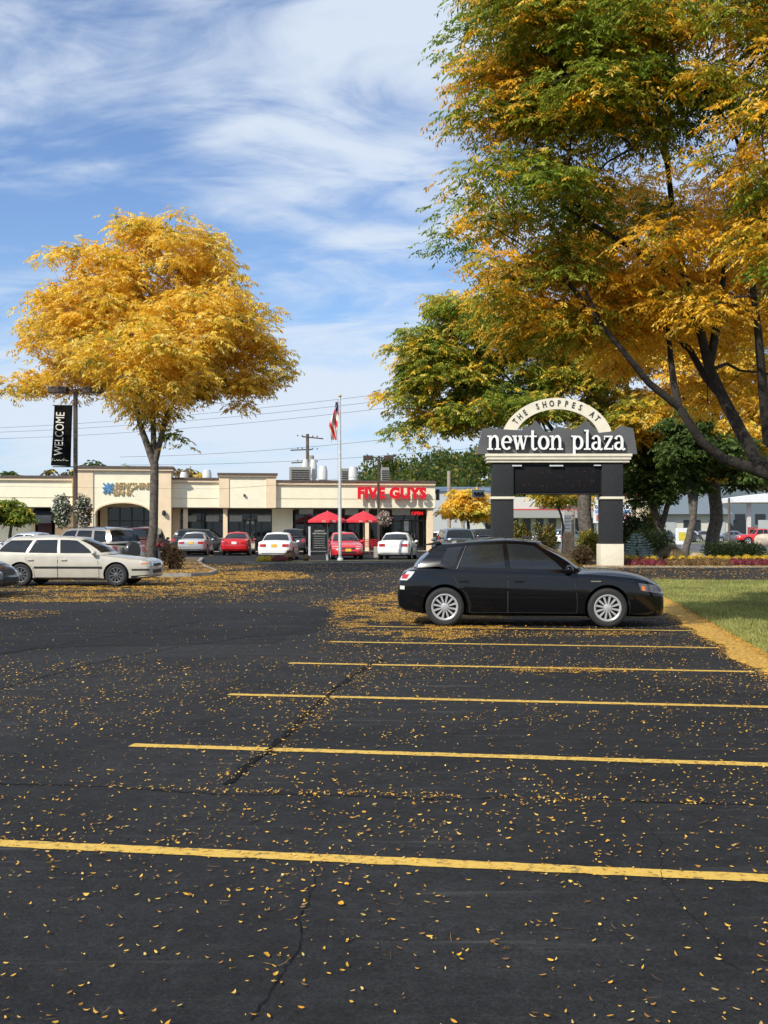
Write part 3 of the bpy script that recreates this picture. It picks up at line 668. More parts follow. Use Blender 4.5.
def asphalt_mat(name, c0, c1, patches=True):
    m, nt, b = nodes_of(name); N, L = nt.nodes, nt.links
    tc = N.new('ShaderNodeTexCoord'); 
    def noise(s, d=5, r=.55, vec=None, dist=0):
        n = N.new('ShaderNodeTexNoise'); n.inputs['Scale'].default_value = s; n.inputs['Detail'].default_value = d; n.inputs['Roughness'].default_value = r; n.inputs['Distortion'].default_value = dist
        L.new(vec or tc.outputs['Object'], n.inputs['Vector']); return n.outputs['Fac']
    def ramp(f, p0, a, p1, bb):
        r = N.new('ShaderNodeValToRGB'); r.color_ramp.elements[0].position = p0; r.color_ramp.elements[1].position = p1
        r.color_ramp.elements[0].color = (*a, 1); r.color_ramp.elements[1].color = (*bb, 1); L.new(f, r.inputs[0]); return r.outputs[0]
    def mix(t, f, a, bb):
        r = N.new('ShaderNodeMixRGB'); r.blend_type = t
        for i, v in ((0, f), (1, a), (2, bb)):
            if isinstance(v, (int, float)): r.inputs[i].default_value = v
            elif isinstance(v, tuple): r.inputs[i].default_value = (*v, 1)
            else: L.new(v, r.inputs[i])
        return r.outputs[0]
    base = ramp(noise(0.28, 6, .6, dist=.4), .36, c0, .68, c1)
    agg = ramp(noise(190, 2, .7), .35, (.55, .55, .55), .75, (1.5, 1.5, 1.5)); base = mix('MULTIPLY', 1, base, agg)
    base = mix('MULTIPLY', 1, base, ramp(noise(60, 3, .75), .35, (.62, .62, .62), .7, (1.45, 1.45, 1.45))); base = mix('MULTIPLY', 1, base, ramp(noise(17, 5, .7), .35, (.80, .80, .80), .7, (1.25, 1.25, 1.25)))
    mid = ramp(noise(5, 8, .65), .3, (.70, .70, .70), .75, (1.35, 1.35, 1.35)); base = mix('MULTIPLY', 1, base, mid)
    mp = N.new('ShaderNodeMapping'); mp.inputs['Rotation'].default_value = (0, 0, R(-36)); mp.inputs['Scale'].default_value = (0.35, 5.5, 1); L.new(tc.outputs['Object'], mp.inputs[0])
    sc = ramp(noise(1.6, 9, .72, mp.outputs[0]), .54, (0, 0, 0), .74, (1, 1, 1)); sc2 = mix('MULTIPLY', 1, sc, ramp(noise(.7, 4), .44, (0, 0, 0), .60, (.36, .36, .36)))
    ol = ramp(noise(1.1, 5, .6, dist=.3), .60, (1, 1, 1), .72, (.62, .62, .64)); base = mix('MULTIPLY', 1, base, ol)
    base = mix('MIX', sc2, base, (.17, .165, .155))
    # pale chips of worn stone
    vo = N.new('ShaderNodeTexVoronoi'); vo.inputs['Scale'].default_value = 46; L.new(tc.outputs['Object'], vo.inputs['Vector'])
    chip = ramp(vo.outputs['Distance'], .05, (1, 1, 1), .11, (0, 0, 0)); chip = mix('MULTIPLY', 1, chip, ramp(noise(3.1, 3), .50, (0, 0, 0), .66, (.5, .5, .5)))
    base = mix('MIX', chip, base, (.20, .19, .17))
    L.new(base, b.inputs['Base Color']); b.inputs['Roughness'].default_value = .86; b.inputs['Specular IOR Level'].default_value = .2
    bp = N.new('ShaderNodeBump'); bp.inputs['Strength'].default_value = .55; bp.inputs['Distance'].default_value = .004; L.new(noise(150, 4, .7), bp.inputs['Height'])
    bp2 = N.new('ShaderNodeBump'); bp2.inputs['Strength'].default_value = .4; bp2.inputs['Distance'].default_value = .03; L.new(noise(4, 5), bp2.inputs['Height']); L.new(bp.outputs[0], bp2.inputs['Normal'])
    L.new(bp2.outputs[0], b.inputs['Normal'])
    MATS[name] = m; return m
ASPH = asphalt_mat('asphalt', (0.013, 0.0132, 0.0142), (0.027, 0.0272, 0.0285))
ASPH2 = asphalt_mat('asphalt_darker', (0.0095, 0.0098, 0.011), (0.0185, 0.0188, 0.0205))
ROADM = asphalt_mat('asphalt_road', (0.10, 0.10, 0.105), (0.15, 0.15, 0.155))
SOIL = mat('field_ground', (0.11, 0.10, 0.05), rough=.95, var=.45, scale=.7, bump=.4, bscale=9, dirt=(0.06, 0.075, 0.025))
sheet('ground', [(-1500, -60), (1500, -60), (1500, 2500), (-1500, 2500)], 0.0, SOIL)
sheet('parking_lot', [(-80, -12), uv(2.36, -12), uv(2.36, 34.0), (30, 31.9), (30, 46.0), (3.3, 46.0), (3.3, 62.5), (6, 78), (7, 120), (-80, 62.0)], 0.004, ASPH)
# smooth dark band across the aisle, ragged outline
def ragged(pts, amp, step=.35, seed=3):
    out = []; rg = np.random.default_rng(seed)
    for i in range(len(pts)):
        a = np.array(pts[i]); b = np.array(pts[(i + 1) % len(pts)]); n = max(1, int(np.linalg.norm(b - a) / step))
        for k in range(n): out.append(tuple(a + (b - a) * k / n + rg.normal(0, amp, 2)))
    return out
sheet('asphalt_dark_band', ragged([(-9.5, 12.9), (-5.4, 13.3), (-4.2, 14.6), (-1.6, 15.0), (-0.75, 17.6), (-1.1, 20.5), (-3.5, 22.0), (-11.0, 20.0)], .09, .5), 0.0065, ASPH2)
# fine cracks: dark sealed strips that wander over the lot
CRK = mat('crack_sealer', (0.007, 0.007, 0.0075), rough=.8, spec=.1, var=.4, scale=25)
def crack(pts, w, seed, name='crack'):
    rg = np.random.default_rng(seed); P = []
    for i in range(len(pts) - 1):
        a = np.array(pts[i], float); b = np.array(pts[i + 1], float); n = max(2, int(np.linalg.norm(b - a) / .035))
        for k in range(n): P.append(a + (b - a) * k / n)
    P = np.array(P); jit = np.cumsum(rg.normal(0, .009, (len(P), 2)), axis=0); jit -= np.linspace(0, 1, len(P))[:, None] * jit[-1]; P = P + jit + rg.normal(0, .0035, (len(P), 2))
    T = unit(np.gradient(P, axis=0)); Nn = np.stack([-T[:, 1], T[:, 0]], 1); ww = w * rg.uniform(.45, 1.2, len(P))[:, None] * .5
    Lf, Rt = P + Nn * ww, P - Nn * ww; vs = [(x, y, .0095) for x, y in Lf] + [(x, y, .0095) for x, y in Rt]; n = len(P)
    m = MB(); m.add(vs, [(i, n + i, n + i + 1, i + 1) for i in range(n - 1)]); o = m.build(name, CRK, fixn=False); o['kind'] = 'structure'
def G(px, py): Y = gY(py); return (gx(px, Y), Y)
crack([G(225, 786), G(262, 752), G(300, 715), G(330, 690), G(385, 660)], .055, 1)
crack([G(250, 1022), G(275, 975), G(298, 935), G(306, 905), G(316, 875)], .005, 2)
crack([G(-30, 783), G(120, 788), G(240, 793), G(420, 797), G(600, 801), G(790, 806)], .014, 3)
crack([G(0, 690), G(120, 660), G(230, 640), G(330, 628)], .018, 4)
crack([G(0, 655), G(90, 640), G(200, 622), G(300, 612)], .016, 5)
crack([G(742, 970), G(700, 900), G(650, 830), G(620, 800)], .003, 8)

# ------------------------------------------------------------------ painted stall lines
def line_mat():
    m, nt, b = nodes_of('yellow_line_paint'); N, L = nt.nodes, nt.links
    tc = N.new('ShaderNodeTexCoord'); n = N.new('ShaderNodeTexNoise'); n.inputs['Scale'].default_value = 22; n.inputs['Detail'].default_value = 8; n.inputs['Roughness'].default_value = .7; L.new(tc.outputs['Object'], n.inputs['Vector'])
    r = N.new('ShaderNodeValToRGB'); r.color_ramp.elements[0].position = .365; r.color_ramp.elements[0].color = (.10, .08, .045, 1); r.color_ramp.elements[1].position = .46; r.color_ramp.elements[1].color = (.58, .36, .055, 1)
    e = r.color_ramp.elements.new(.7); e.color = (.64, .43, .10, 1); L.new(n.outputs['Fac'], r.inputs[0]); L.new(r.outputs[0], b.inputs['Base Color']); b.inputs['Roughness'].default_value = .75
    return m
LINEM = line_mat()
def paint_line(p0, p1, wd, lab=None):
    p0 = np.array(p0); p1 = np.array(p1); d = unit(p1 - p0); nn = np.array([-d[1], d[0]]); n = max(2, int(np.linalg.norm(p1 - p0) / .06)); rg = np.random.default_rng(int(abs(p0[1]) * 100) + 5); vs = []
    for i in range(n + 1):
        c = p0 + (p1 - p0) * i / n
        vs.append((*(c + nn * (wd / 2 + rg.normal(0, .0035))), .0075)); vs.append((*(c - nn * (wd / 2 + rg.normal(0, .0035))), .0075))
    m = MB(); m.add(vs, [(2 * i, 2 * i + 1, 2 * i + 3, 2 * i + 2) for i in range(n)]); o = m.build('road_marking', LINEM, fixn=False); o['kind'] = 'structure'
for k in range(7):
    Y = 5.14 + 2.49 * k; paint_line(uv(-3.0, Y * UX), uv(2.30, Y * UX), .115)
paint_line(uv(-3.0, 20.1 * UX), uv(2.3, 20.1 * UX), .115)
for px, Yn in ((212, 66.5), (255, 67), (170, 66)):
    X = gx(px, Yn); paint_line((X, Yn), (X - 5 * math.sin(R(17)), Yn + 5 * math.cos(R(17))), .15)
for Yk in (25.8, 28.6, 33.2): paint_line((-14.0, Yk + .6), (-8.2, Yk), .11)

# ------------------------------------------------------------------ lawn, leaf banks, islands, street
def lawn_mat():
    return mat('lawn_soil', (0.18, 0.19, 0.05), rough=.95, var=.3, scale=3, bump=.5, bscale=30)
LAWN = lawn_mat()
lawn_pts = [uv(2.62, -8), (40, -8), (40, 32.6), uv(2.9, 33.0), uv(2.62, 31.5)]
sheet('lawn', lawn_pts, .035, LAWN)
KERBM = mat('kerb_concrete', (0.29, 0.27, 0.23), rough=.9, var=.25, scale=5, bump=.3)
def kerb(pts, w=.16, h=.13, closed=False, name='kerb'):
    m = MB(); P = [Vector((x, y, 0)) for x, y in pts]; n = len(P); L_, R_ = [], []
    for i in range(n):
        a = P[i - 1] if (i or closed) else P[i]; b = P[(i + 1) % n] if (i < n - 1 or closed) else P[i]; d = (b - a).normalized(); nn = Vector((-d.y, d.x, 0)); L_.append(P[i] + nn * w / 2); R_.append(P[i] - nn * w / 2)
    e = n if closed else n - 1
    for i in range(e):
        j = (i + 1) % n; a, b, c, d = L_[i], L_[j], R_[j], R_[i]; z = Vector((0, 0, h)); m.add([a, b, c, d, a + z, b + z, c + z, d + z], [(4, 5, 6, 7), (0, 1, 5, 4), (2, 3, 7, 6)])
    if not closed: m.add([L_[0], R_[0], R_[0] + Vector((0, 0, h)), L_[0] + Vector((0, 0, h))], [(0, 1, 2, 3)]); m.add([L_[-1], R_[-1], R_[-1] + Vector((0, 0, h)), L_[-1] + Vector((0, 0, h))], [(0, 1, 2, 3)])
    o = m.build(name, KERBM); o['kind'] = 'structure'
MULCH = mat('mulch', (0.10, 0.065, 0.03), rough=.95, var=.5, scale=12, bump=.5, bscale=30)
isl = [(-7.9, 36.3), (-6.5, 36.3), (-6.05, 37.2), (-6.15, 39.4), (-7.3, 44), (-8.6, 50), (-9.6, 57), (-12.5, 57), (-12.6, 44), (-8.6, 41)]
sheet('planting_island', isl, .12, MULCH); kerb(isl, closed=True)
# strip between aisle and shop bays, with the flagpole
strip = [(-6.3, 52.2), (-5.5, 51.4), (1.8, 53.6), (2.6, 54.6), (2.3, 55.6), (-5.6, 53.9)]
strip = [(-6.6, 50.9), (-6.2, 50.3), (-5.2, 50.3), (1.7, 52.4), (2.3, 53.2), (1.7, 53.9), (-5.0, 52.3)]
sheet('median_strip', strip, .10, mat('strip_turf', (0.10, 0.12, 0.035), rough=.95, var=.4, scale=4, dirt=(.12, .08, .035))); kerb(strip, closed=True, h=.085, w=.12)
sheet('planting_bed', [(2.6, 45.7), (40, 45.7), (40, 62), (2.6, 62)], .03, MULCH); kerb([(2.7, 45.6), (40, 45.6)], h=.055)
sheet('street', [(11, 92), (14.5, 80), (200, 80), (260, 150), (3, 150), (3, 118)], .006, ROADM)
sheet('verge', [(10, 128), (140, 128), (170, 152), (8, 152)], .012, mat('verge_grass', (0.12, 0.15, 0.04), rough=.95, var=.3))
sheet('pavement', [(10, 124), (140, 124), (140, 128), (10, 128)], .03, KERBM)
sheet('sidewalk', [(-60, 66.4), (-60, 71.5), (3.6, 80.4), (7.2, 80.9), (7.5, 77.6), (3.9, 77.1)], .06, KERBM)
# grass blades on the lawn
def grass(n, name, poly_fn, z0, hgt, cols, seed):
    rg = np.random.default_rng(seed); X, Y, s = poly_fn(rg, n); n = len(X)
    P = np.stack([X, Y, np.full(n, z0)], 1); a = rg.uniform(0, 6.28, n); wv = np.stack([np.cos(a), np.sin(a), np.zeros(n)], 1) * (0.006 * s)[:, None]
    tip = P + np.stack([rg.normal(0, .02, n) * s, rg.normal(0, .02, n) * s, hgt * s * rg.uniform(.6, 1.2, n)], 1)
    co = np.stack([P - wv, P + wv, tip], 1); c = cols[rg.integers(0, len(cols), n)] * rg.uniform(.7, 1.3, (n, 1)) * (0.55 + .5 * vnoise(X, Y, 9, .8) + .4 * vnoise(X, Y, 19, 4.0))[:, None]
    o = link(name, fast_mesh(name, co, 3, c), leaf_mat('grass_blades', .25)); return tag(o, 'short green lawn grass on the right beyond the leaf bank', 'grass', kind='stuff')
def lawnfn(rg, n):
    v = rg.uniform(7, 33, n) ; u = 2.72 + rg.uniform(0, 1, n) ** 1.3 * 7.5; X = u * UX + v * VX; Y = u * UY + v * VY
    k = (X < .37 * Y + .6) & (Y < 32.6); return X[k], Y[k], (0.9 + Y[k] * .055)
grass(230000, 'grass', lawnfn, .035, .038, np.array([[.25, .28, .065], [.33, .33, .095], [.40, .36, .14], [.18, .215, .05]]), 21)

# ------------------------------------------------------------------ fallen leaves
def seg_dist(X, Y, a, b):
    a = np.array(a); b = np.array(b); d = b - a; t = np.clip(((X - a[0]) * d[0] + (Y - a[1]) * d[1]) / (d @ d), 0, 1); return np.hypot(X - a[0] - t * d[0], Y - a[1] - t * d[1])
def leaf_density(X, Y):
    U = X * UX + Y * UY; V = X * VX + Y * VY
    n = vnoise(X, Y, 1, .9) * .6 + vnoise(X, Y, 2, 3.1) * .4; n2 = vnoise(X, Y, 4, 1.7) * .5 + vnoise(X, Y, 6, 5) * .5
    d = 200 * (.18 + 1.6 * n * n * 1.3) * (.55 + .9 * vnoise(X, Y, 14, 7.5))
    d += 26 * np.exp(-((Y - 5.6) / 1.2) ** 2) * (n2 > .35)
    d = d * np.where((V > 11) & (U < -.5), .8, 1)
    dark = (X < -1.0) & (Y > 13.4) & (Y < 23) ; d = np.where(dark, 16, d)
    # middle seam, along cracks
    d += 700 * np.exp(-(seg_dist(X, Y, G(-60, 783), G(240, 793)) / .05) ** 2) * (n2 > .42)
    d += 1100 * np.exp(-(seg_dist(X, Y, G(240, 793), G(790, 806)) / .055) ** 2) * (n2 > .38)
    d += 520 * np.exp(-(seg_dist(X, Y, G(225, 786), G(385, 660)) / .16) ** 2) * (n2 > .46)
    d += 300 * np.exp(-(seg_dist(X, Y, G(306, 905), G(252, 1024)) / .022) ** 2) * (n2 > .45) * 2.2
    for k in range(7): # leaves caught against paint
        vk = (5.14 + 2.49 * k) * UX; d += 90 * np.exp(-((V - vk) / .09) ** 2) * (U > -3) * (n2 > .45)
    # drifts
    def blob(px, py, rx, ry, dens, th=.42):
        c = G(px, py); return dens * ((((X - c[0]) / rx) ** 2 + ((Y - c[1]) / ry) ** 2 + 1.4 * (n2 - .5)) < 1) * (n2 > th)
    d += blob(420, 618, 1.6, 4.2, 2500, .44) + blob(395, 605, 1.5, 4.5, 2500, .50) + blob(455, 636, .32, .42, 1600, .2) + blob(385, 630, .9, .8, 700, .45) + blob(560, 671, .6, .25, 2000, .3) + blob(615, 672, .2, .1, 900, .2) + blob(520, 635, 2.4, .5, 420, .40) + blob(610, 634, .8, .35, 900, .45) + blob(350, 604, 1.0, 2.0, 500, .5)
    d += blob(60, 592, 6, 3.4, 700, .46) + blob(60, 601, 1.4, .6, 1500, .25) + blob(100, 595, 1.1, .8, 1200, .3) + blob(5, 615, 1.2, 1.2, 600, .45) + blob(215, 577, 3.2, 3.6, 2000, .38) + blob(150, 586, 3.0, 2.5, 1200, .42) + blob(250, 574, 2.0, 3.0, 1700, .42) + blob(190, 567, 3, 6, 700, .3)
    # bank along the lawn's edge
    wd = .30 + .26 * vnoise(V, V * 0, 8, .8) + .012 * V
    edge = np.clip(1 - np.abs(U - 2.62 - wd * .2) / wd, 0, 1); d += 2500 * np.minimum(edge * 2.2, 1) * (V > 4) * (V < 24) * (.55 + .45 * (n2 > .35))
    d += 160 * ((U > 2.2) & (U < 4.2)) * np.exp(-np.clip(U - 2.9, 0, 9) / .5) * (n2 > .4)
    d = np.where((U > 3.1) & (Y < 34), 7 * n, d)
    # far kerb and bed edge
    d += 900 * ((np.abs(Y - 45.6) < .9) & (X > 3)) * (n2 > .3) + 60 * ((Y > 33) & (Y < 45) & (X > 6)) * (n2 > .6)
    return d
def island_in(X, Y):
    from itertools import cycle
    P = np.array(isl); ins = np.zeros(len(X), bool); j = len(P) - 1
    for i in range(len(P)):
        c = ((P[i, 1] > Y) != (P[j, 1] > Y)) & (X < (P[j, 0] - P[i, 0]) * (Y - P[i, 1]) / (P[j, 1] - P[i, 1] + 1e-9) + P[i, 0]); ins ^= c; j = i
    return ins
def scatter():
    rg = np.random.default_rng(5); out = []; MAXD = 2600.0
    bands = [(2.9, 8), (8, 14), (14, 20), (20, 27), (27, 36), (36, 50)]
    for (a, b) in bands:
        W = .38 * b + .8; area = 2 * W * (b - a); 
        sc = {2.9: 1.0, 8: 1.0, 14: 1.0, 20: .55, 27: .28, 36: .16}[a]      # farther out fewer, larger flakes stand for tufts
        n = int(area * MAXD * sc); X = rg.uniform(-W, W, n); Y = rg.uniform(a, b, n); k = (np.abs(X) < .38 * Y + .6); X, Y = X[k], Y[k]
        keep = rg.uniform(0, MAXD, len(X)) < leaf_density(X, Y); X, Y = X[keep], Y[keep]; out.append((X, Y, np.full(len(X), 1 / math.sqrt(sc))))
    X = np.concatenate([o[0] for o in out]); Y = np.concatenate([o[1] for o in out]); S = np.concatenate([o[2] for o in out])
    U = X * UX + Y * UY; V = X * VX + Y * VY; n = len(X)
    Z = np.full(n, .012) + rg.uniform(0, .005, n); Z = np.where((U > 2.6) & (Y < 32.6), .045 + rg.uniform(0, .02, n), Z); ii = island_in(X, Y); Z = np.where(ii, .13 + rg.uniform(0, .02, n), Z); Z = np.where((Y > 45.4) & (X > 2.7), .065, Z)
    Ln = rg.uniform(.012, .032, n) * S; Wd = Ln * rg.uniform(.24, .38, n); a = rg.uniform(0, 6.283, n)
    stm = (rg.uniform(0, 1, n) < .05) & (S < 1.1); Ln = np.where(stm, rg.uniform(.04, .085, n), Ln); Wd = np.where(stm, .0026, Wd)
    big = (~stm) & (rg.uniform(0, 1, n) < .02); Wd = np.where(big, Ln * .8, Wd)
    dx, dy = np.cos(a), np.sin(a); d = np.stack([dx, dy, rg.normal(0, .16, n)], 1); wv = np.stack([-dy, dx, rg.normal(0, .35, n)], 1)
    P = np.stack([X, Y, Z], 1); cur = rg.uniform(-.12, .30, n); upz = np.array([0, 0, 1.0])
    L2, W2 = (Ln / 2)[:, None], (Wd / 2)[:, None]; bend = np.stack([-dy, dx, 0 * dx], 1) * (Ln * rg.normal(0, .12, n))[:, None]
    lift = upz * (Ln * np.abs(cur))[:, None] 
    A = P - d * L2 + lift * .9; B = P - d * L2 * .35 + wv * W2 + bend * .7; C = P + d * L2 * .45 + wv * W2 * .9 + bend * .6; D = P + d * L2 + lift * .7; E = P + d * L2 * .45 - wv * W2 * .9 + bend * .6; F = P - d * L2 * .35 - wv * W2 + bend * .7
    for q in (A, B, C, D, E, F): q[:, 2] = np.maximum(q[:, 2], P[:, 2] - .004)
    co = np.stack([A, B, F, F, B, C, F, C, E, E, C, D], 1).reshape(-1, 3)
    pal = np.array([[.74, .40, .045], [.80, .48, .08], [.64, .31, .03], [.78, .55, .17], [.36, .17, .035], [.54, .37, .12]])
    c = pal[rg.choice(6, n, p=[.32, .22, .16, .10, .12, .08])] * rg.uniform(.75, 1.2, (n, 1)); crush = rg.uniform(0, 1, n) < .10; c = np.where((crush | stm)[:, None], np.array([[.17, .10, .045]]) * rg.uniform(.6, 1.6, (n, 1)), c); c = np.repeat(c, 4, axis=0)
    print('fallen leaves', n)
    o = link('fallen_leaves', fast_mesh('fallen_leaves', co, 3, c), leaf_mat('fallen_leaf', .18)); tag(o, 'scattered yellow locust leaflets lying on the asphalt and lawn edge', 'leaves', kind='stuff')
scatter()
# a low felt of matted leaves under the densest bank
def bank():
    rg = np.random.default_rng(9); m = MB(); rows = []
    vs = np.arange(4, 32.3, .05)
    for v in vs:
        wd = .10 + .17 * float(vnoise(np.array([v]), np.array([0.]), 8, .8)[0]) + .006 * v; c = 2.60 + .04 * math.sin(v * 1.7); r = []
        for q, z in ((-1.0, .012), (-.55, .030), (0, .046), (.5, .048), (1.15, .040)):
            x, y = uv(c + q * (wd + rg.normal(0, .03)), v); r.append((x, y, z + rg.uniform(0, .006)))
        rows.append(r)
    V = [p for r in rows for p in r]; m.add(V, [(i * 5 + j, i * 5 + j + 1, (i + 1) * 5 + j + 1, (i + 1) * 5 + j) for i in range(len(rows) - 1) for j in range(4)])
    o = m.build('leaf_bank', mat('matted_leaves', (.62, .36, .055), rough=.9, var=.3, scale=26, bump=1.0, bscale=70, dirt=(.20, .115, .025)), smooth=True)
    tag(o, 'thick bank of matted orange leaves along the lawn edge', 'leaves', kind='stuff')
bank()
def tufts(name, n, fn, lab):
    pass
# ------------------------------------------------------------------ the vehicles in place
def place(kind, name, label, cat, pm, px, Y, head, **k):
    """centre at picture column px and depth Y; heading in degrees from +x"""
    return make_car(kind, name, label, cat, pm, (gx(px, Y), Y, .006), R(head), **k)
BLK = paint('paint_black', (0.0035, 0.0035, 0.0045), rough=.25, dust=.02); BLK.node_tree.nodes['Principled BSDF'].inputs['Specular IOR Level'].default_value = .1
BLK.node_tree.nodes['Principled BSDF'].inputs['Coat Weight'].default_value = .8
CHAMP = paint('paint_champagne', (0.50, 0.465, 0.385), rough=.38, dust=.05)
SILV = paint('paint_silver', (0.50, 0.50, 0.50), metal=.45, rough=.30)
GOLDS = paint('paint_warm_silver', (0.42, 0.37, 0.31), metal=.6, rough=.26)
REDP = paint('paint_red', (0.50, 0.012, 0.015), rough=.22)
RED2 = paint('paint_bright_red', (0.62, 0.025, 0.03), rough=.25)
MAR = paint('paint_maroon', (0.10, 0.022, 0.015), rough=.22)
WHP = paint('paint_white', (0.84, 0.83, 0.79), rough=.3)
DKP = paint('paint_dark_grey', (0.035, 0.038, 0.042), rough=.2)
GRYP = paint('paint_grey_blue', (0.12, 0.15, 0.19), metal=.3, rough=.25)

hd = R(-5.0)
cxy = Vector((gx(525.5, 17.58), 17.58, 0)) + Vector((-math.sin(hd), math.cos(hd), 0)) * .76
sub, bv = make_car('hatch', 'parked_car', 'black hatchback with silver multi-spoke wheels parked across the nearest stalls', 'car', BLK, (cxy.x, cxy.y, .006), hd, group='cars parked in the near lot', glassm=glass_mat('car_glass_hatch', (.60, .61, .61), .10), rim='alloy', rear='hatch', seats='light')
# roof spoiler, wiper, badge, reg details
s = MB(); s.prism([(-1.72, 1.315), (-1.66, 1.335), (-1.42, 1.385), (-1.38, 1.36), (-1.50, 1.325)], -.50, .50); s.build('roof_spoiler', BLK, sub, smooth=True, angle=30)
s = MB(); s.tube([(-1.115, -.80, .935), (-1.04, -.715, 1.13), (-.965, -.612, 1.315)], .007, 6); s.build('pillar_gleam', mat('gleam_metal', (.07, .07, .075), rough=.4, metal=.5), sub, smooth=True)  # thin tube added for the gleam line on the near rear pillar
s = MB(); s.tube([(-1.0, 0, 1.455), (-1.09, 0, 1.56)], .006, 5); s.build('aerial', DARK, sub)
for a_ in (-.53, .50): s = MB(); s.prism([(-.05, 1.435), (.17, 1.43), (.12, 1.465), (.02, 1.48)], a_, a_ + .03); s.build('rack_mount', DARK, sub)
for v in ('s+', 's-'):
    patch_part('rear_bumper', bv, v, [(-2.06, .33), (-2.09, .45), (-2.08, .58)], [(-1.68, .33), (-1.71, .45), (-1.73, .58)], .006, BLK, sub, nu=8, thick=.004)
    patch_part('front_bumper', bv, v, [(1.72, .27), (1.70, .40), (1.74, .52)], [(2.17, .29), (2.20, .40), (2.19, .50)], .006, BLK, sub, nu=8, thick=.004)
for sg in (-1, 1): 
    s = MB(); s.box(1.04, 1.20, sg * .872 - .004, sg * .872 + .004, .74, .755); s.build('badge', CHROME, sub)
wag, _ = place('wagon', 'parked_car', 'champagne station wagon with black side moulding and dark wheel covers', 'car', CHAMP, 78, 31.0, -3.0, group='cars parked in the near lot', rim='cover', rimm=STEELR, doors=True, seats='light', mould=(.50, .555), rear='plain', glassm=glass_mat('car_glass_clear', (.62, .68, .70), .12))
for v in ('s+', 's-'):
    patch_part('front_bumper', _, v, [(1.80, .25), (1.80, .40), (1.84, .53)], [(2.24, .27), (2.28, .40), (2.27, .51)], .012, CHAMP, wag, nu=8, thick=.010)
    patch_part('bumper_strip', _, v, [(1.80, .45), (1.80, .49)], [(2.28, .45), (2.28, .49)], .024, DARK, wag, nu=8, thick=.012)
    patch_part('front_valance', _, v, [(1.78, .235), (1.78, .30)], [(2.22, .26), (2.25, .32)], .018, DARK, wag, nu=8, thick=.008)
place('sedan', 'parked_car', 'dark sedan cut by the left frame edge, only its nose showing', 'car', DKP, -82, 26.0, -4.0, group='cars parked in the near lot', rim='cover', rimm=STEELR)
suv, sbv = place('suv', 'parked_car', 'warm silver SUV with a spare wheel on its back door, behind the wagon', 'car', GOLDS, 86, 38.4, 149, group='cars parked in the near lot', glassm=CGLASS_D, rack=True, rim='five')
s = MB(); s.lathe([(.0, -.10), (.30, -.10), (.335, -.05), (.335, .05), (.30, .08), (0, .08)], 32, axis='x', c=(-2.24, .0, .86)); s.build('spare_wheel', DKP, suv, smooth=True)

place('sedan', 'parked_car', 'pale silver car with its roof just showing at far left by the bank door', 'car', SILV, 26, 52.0, 165, group='cars parked at the shops')
place('crew', 'parked_pickup', 'dark maroon pickup seen from the rear, behind the tree trunk', 'pickup', MAR, 147, 58.0, 92, group='cars parked at the shops', plate=PLATE)  # one even maroon paint all over, tailgate included
def rear_px(kind, label, pm, px, Yr, head, **k):
    L_ = SPEC[kind]['L']; X = gx(px, Yr) + math.cos(R(head)) * L_ / 2; Y = Yr + math.sin(R(head)) * L_ / 2
    return make_car(kind, 'parked_car' if kind != 'pickup' else 'parked_pickup', label, 'car', pm, (X, Y, .006), R(head), group='cars parked at the shops', **k)
rear_px('sedan', 'silver sedan with a gold plate, parked nose-in left of the red car', SILV, 191, 66.5, 91)
rear_px('sedan', 'red sedan with a white plate, parked nose-in between silver and white cars', REDP, 234, 66.5, 90, plate=PLATE)
rear_px('sedan', 'white sedan with a gold plate, parked behind the yellow and red mums', WHP, 274, 55.0, 88.5, glassm=CGLASS)
rear_px('suv', 'black SUV whose roof rises behind the white sedan with the gold plate', DKP, 292, 68.5, 90, glassm=CGLASS_D)
place('sedan', 'parked_car', 'bright red car facing out from under the umbrellas beside the flagpole', 'car', RED2, 344, 59.5, -82, group='cars parked at the shops', front='plate')
rear_px('sedan', 'white sedan with a white plate, parked below the hanging flower basket', WHP, 393, 56.0, 82.5, plate=PLATE)
place('suv', 'parked_car', 'dark car half hidden under the canopy at the left storefront', 'car', DKP, 204, 73.2, 8, group='cars parked at the shops')
rear_px('suv', 'grey estate car seen over the black hatchback roof', GRYP, 461, 52.0, 96, glassm=CGLASS_D)
# far lot and street
far = [('sedan', WHP, 437, 96, 160, 'white car far off beyond the right end of the shops'), ('suv', DKP, 478, 84, 100, 'dark SUV with lit red lamps beyond the small yellow tree'), ('sedan', SILV, 502, 104, 170, 'silver car far off, left of the sign\'s left pillar base'),
       ('sedan', WHP, 540, 118, 175, 'white car far off, seen low between the sign pillars'), ('suv', GRYP, 572, 122, 5, 'blue-grey SUV far off behind the tree between the pillars')]
for k, pm, px, Y, h_, lab in far: place(k, 'distant_car', lab, 'car', pm, px, Y, h_, group='cars in the far lots', doors=False)
lotcars = [(662, GRYP, 'blue-grey car in the far lot right of the forked trunk'), (688, SILV, 'silver car in the far lot behind the leaning trunk'), (706, DKP, 'dark car in the far lot left of the thick trunk'), (730, GRYP, 'slate car in the far lot left of the red pickup')]
src = {}
for px, pm, lab in lotcars:
    Y = 138
    if pm.name in src:
        c = copy_tree(src[pm.name]); c.location = (gx(px, Y), Y, .006); c['label'] = lab
    else:
        src[pm.name], _ = place('sedan', 'distant_car', lab, 'car', pm, px, Y, random.choice((3, 178)), group='cars in the far lots', doors=False)
place('pickup', 'parked_pickup', 'bright red pickup truck by the filling station canopy', 'pickup', RED2, 762, 118, 176, rim='five', doors=False)

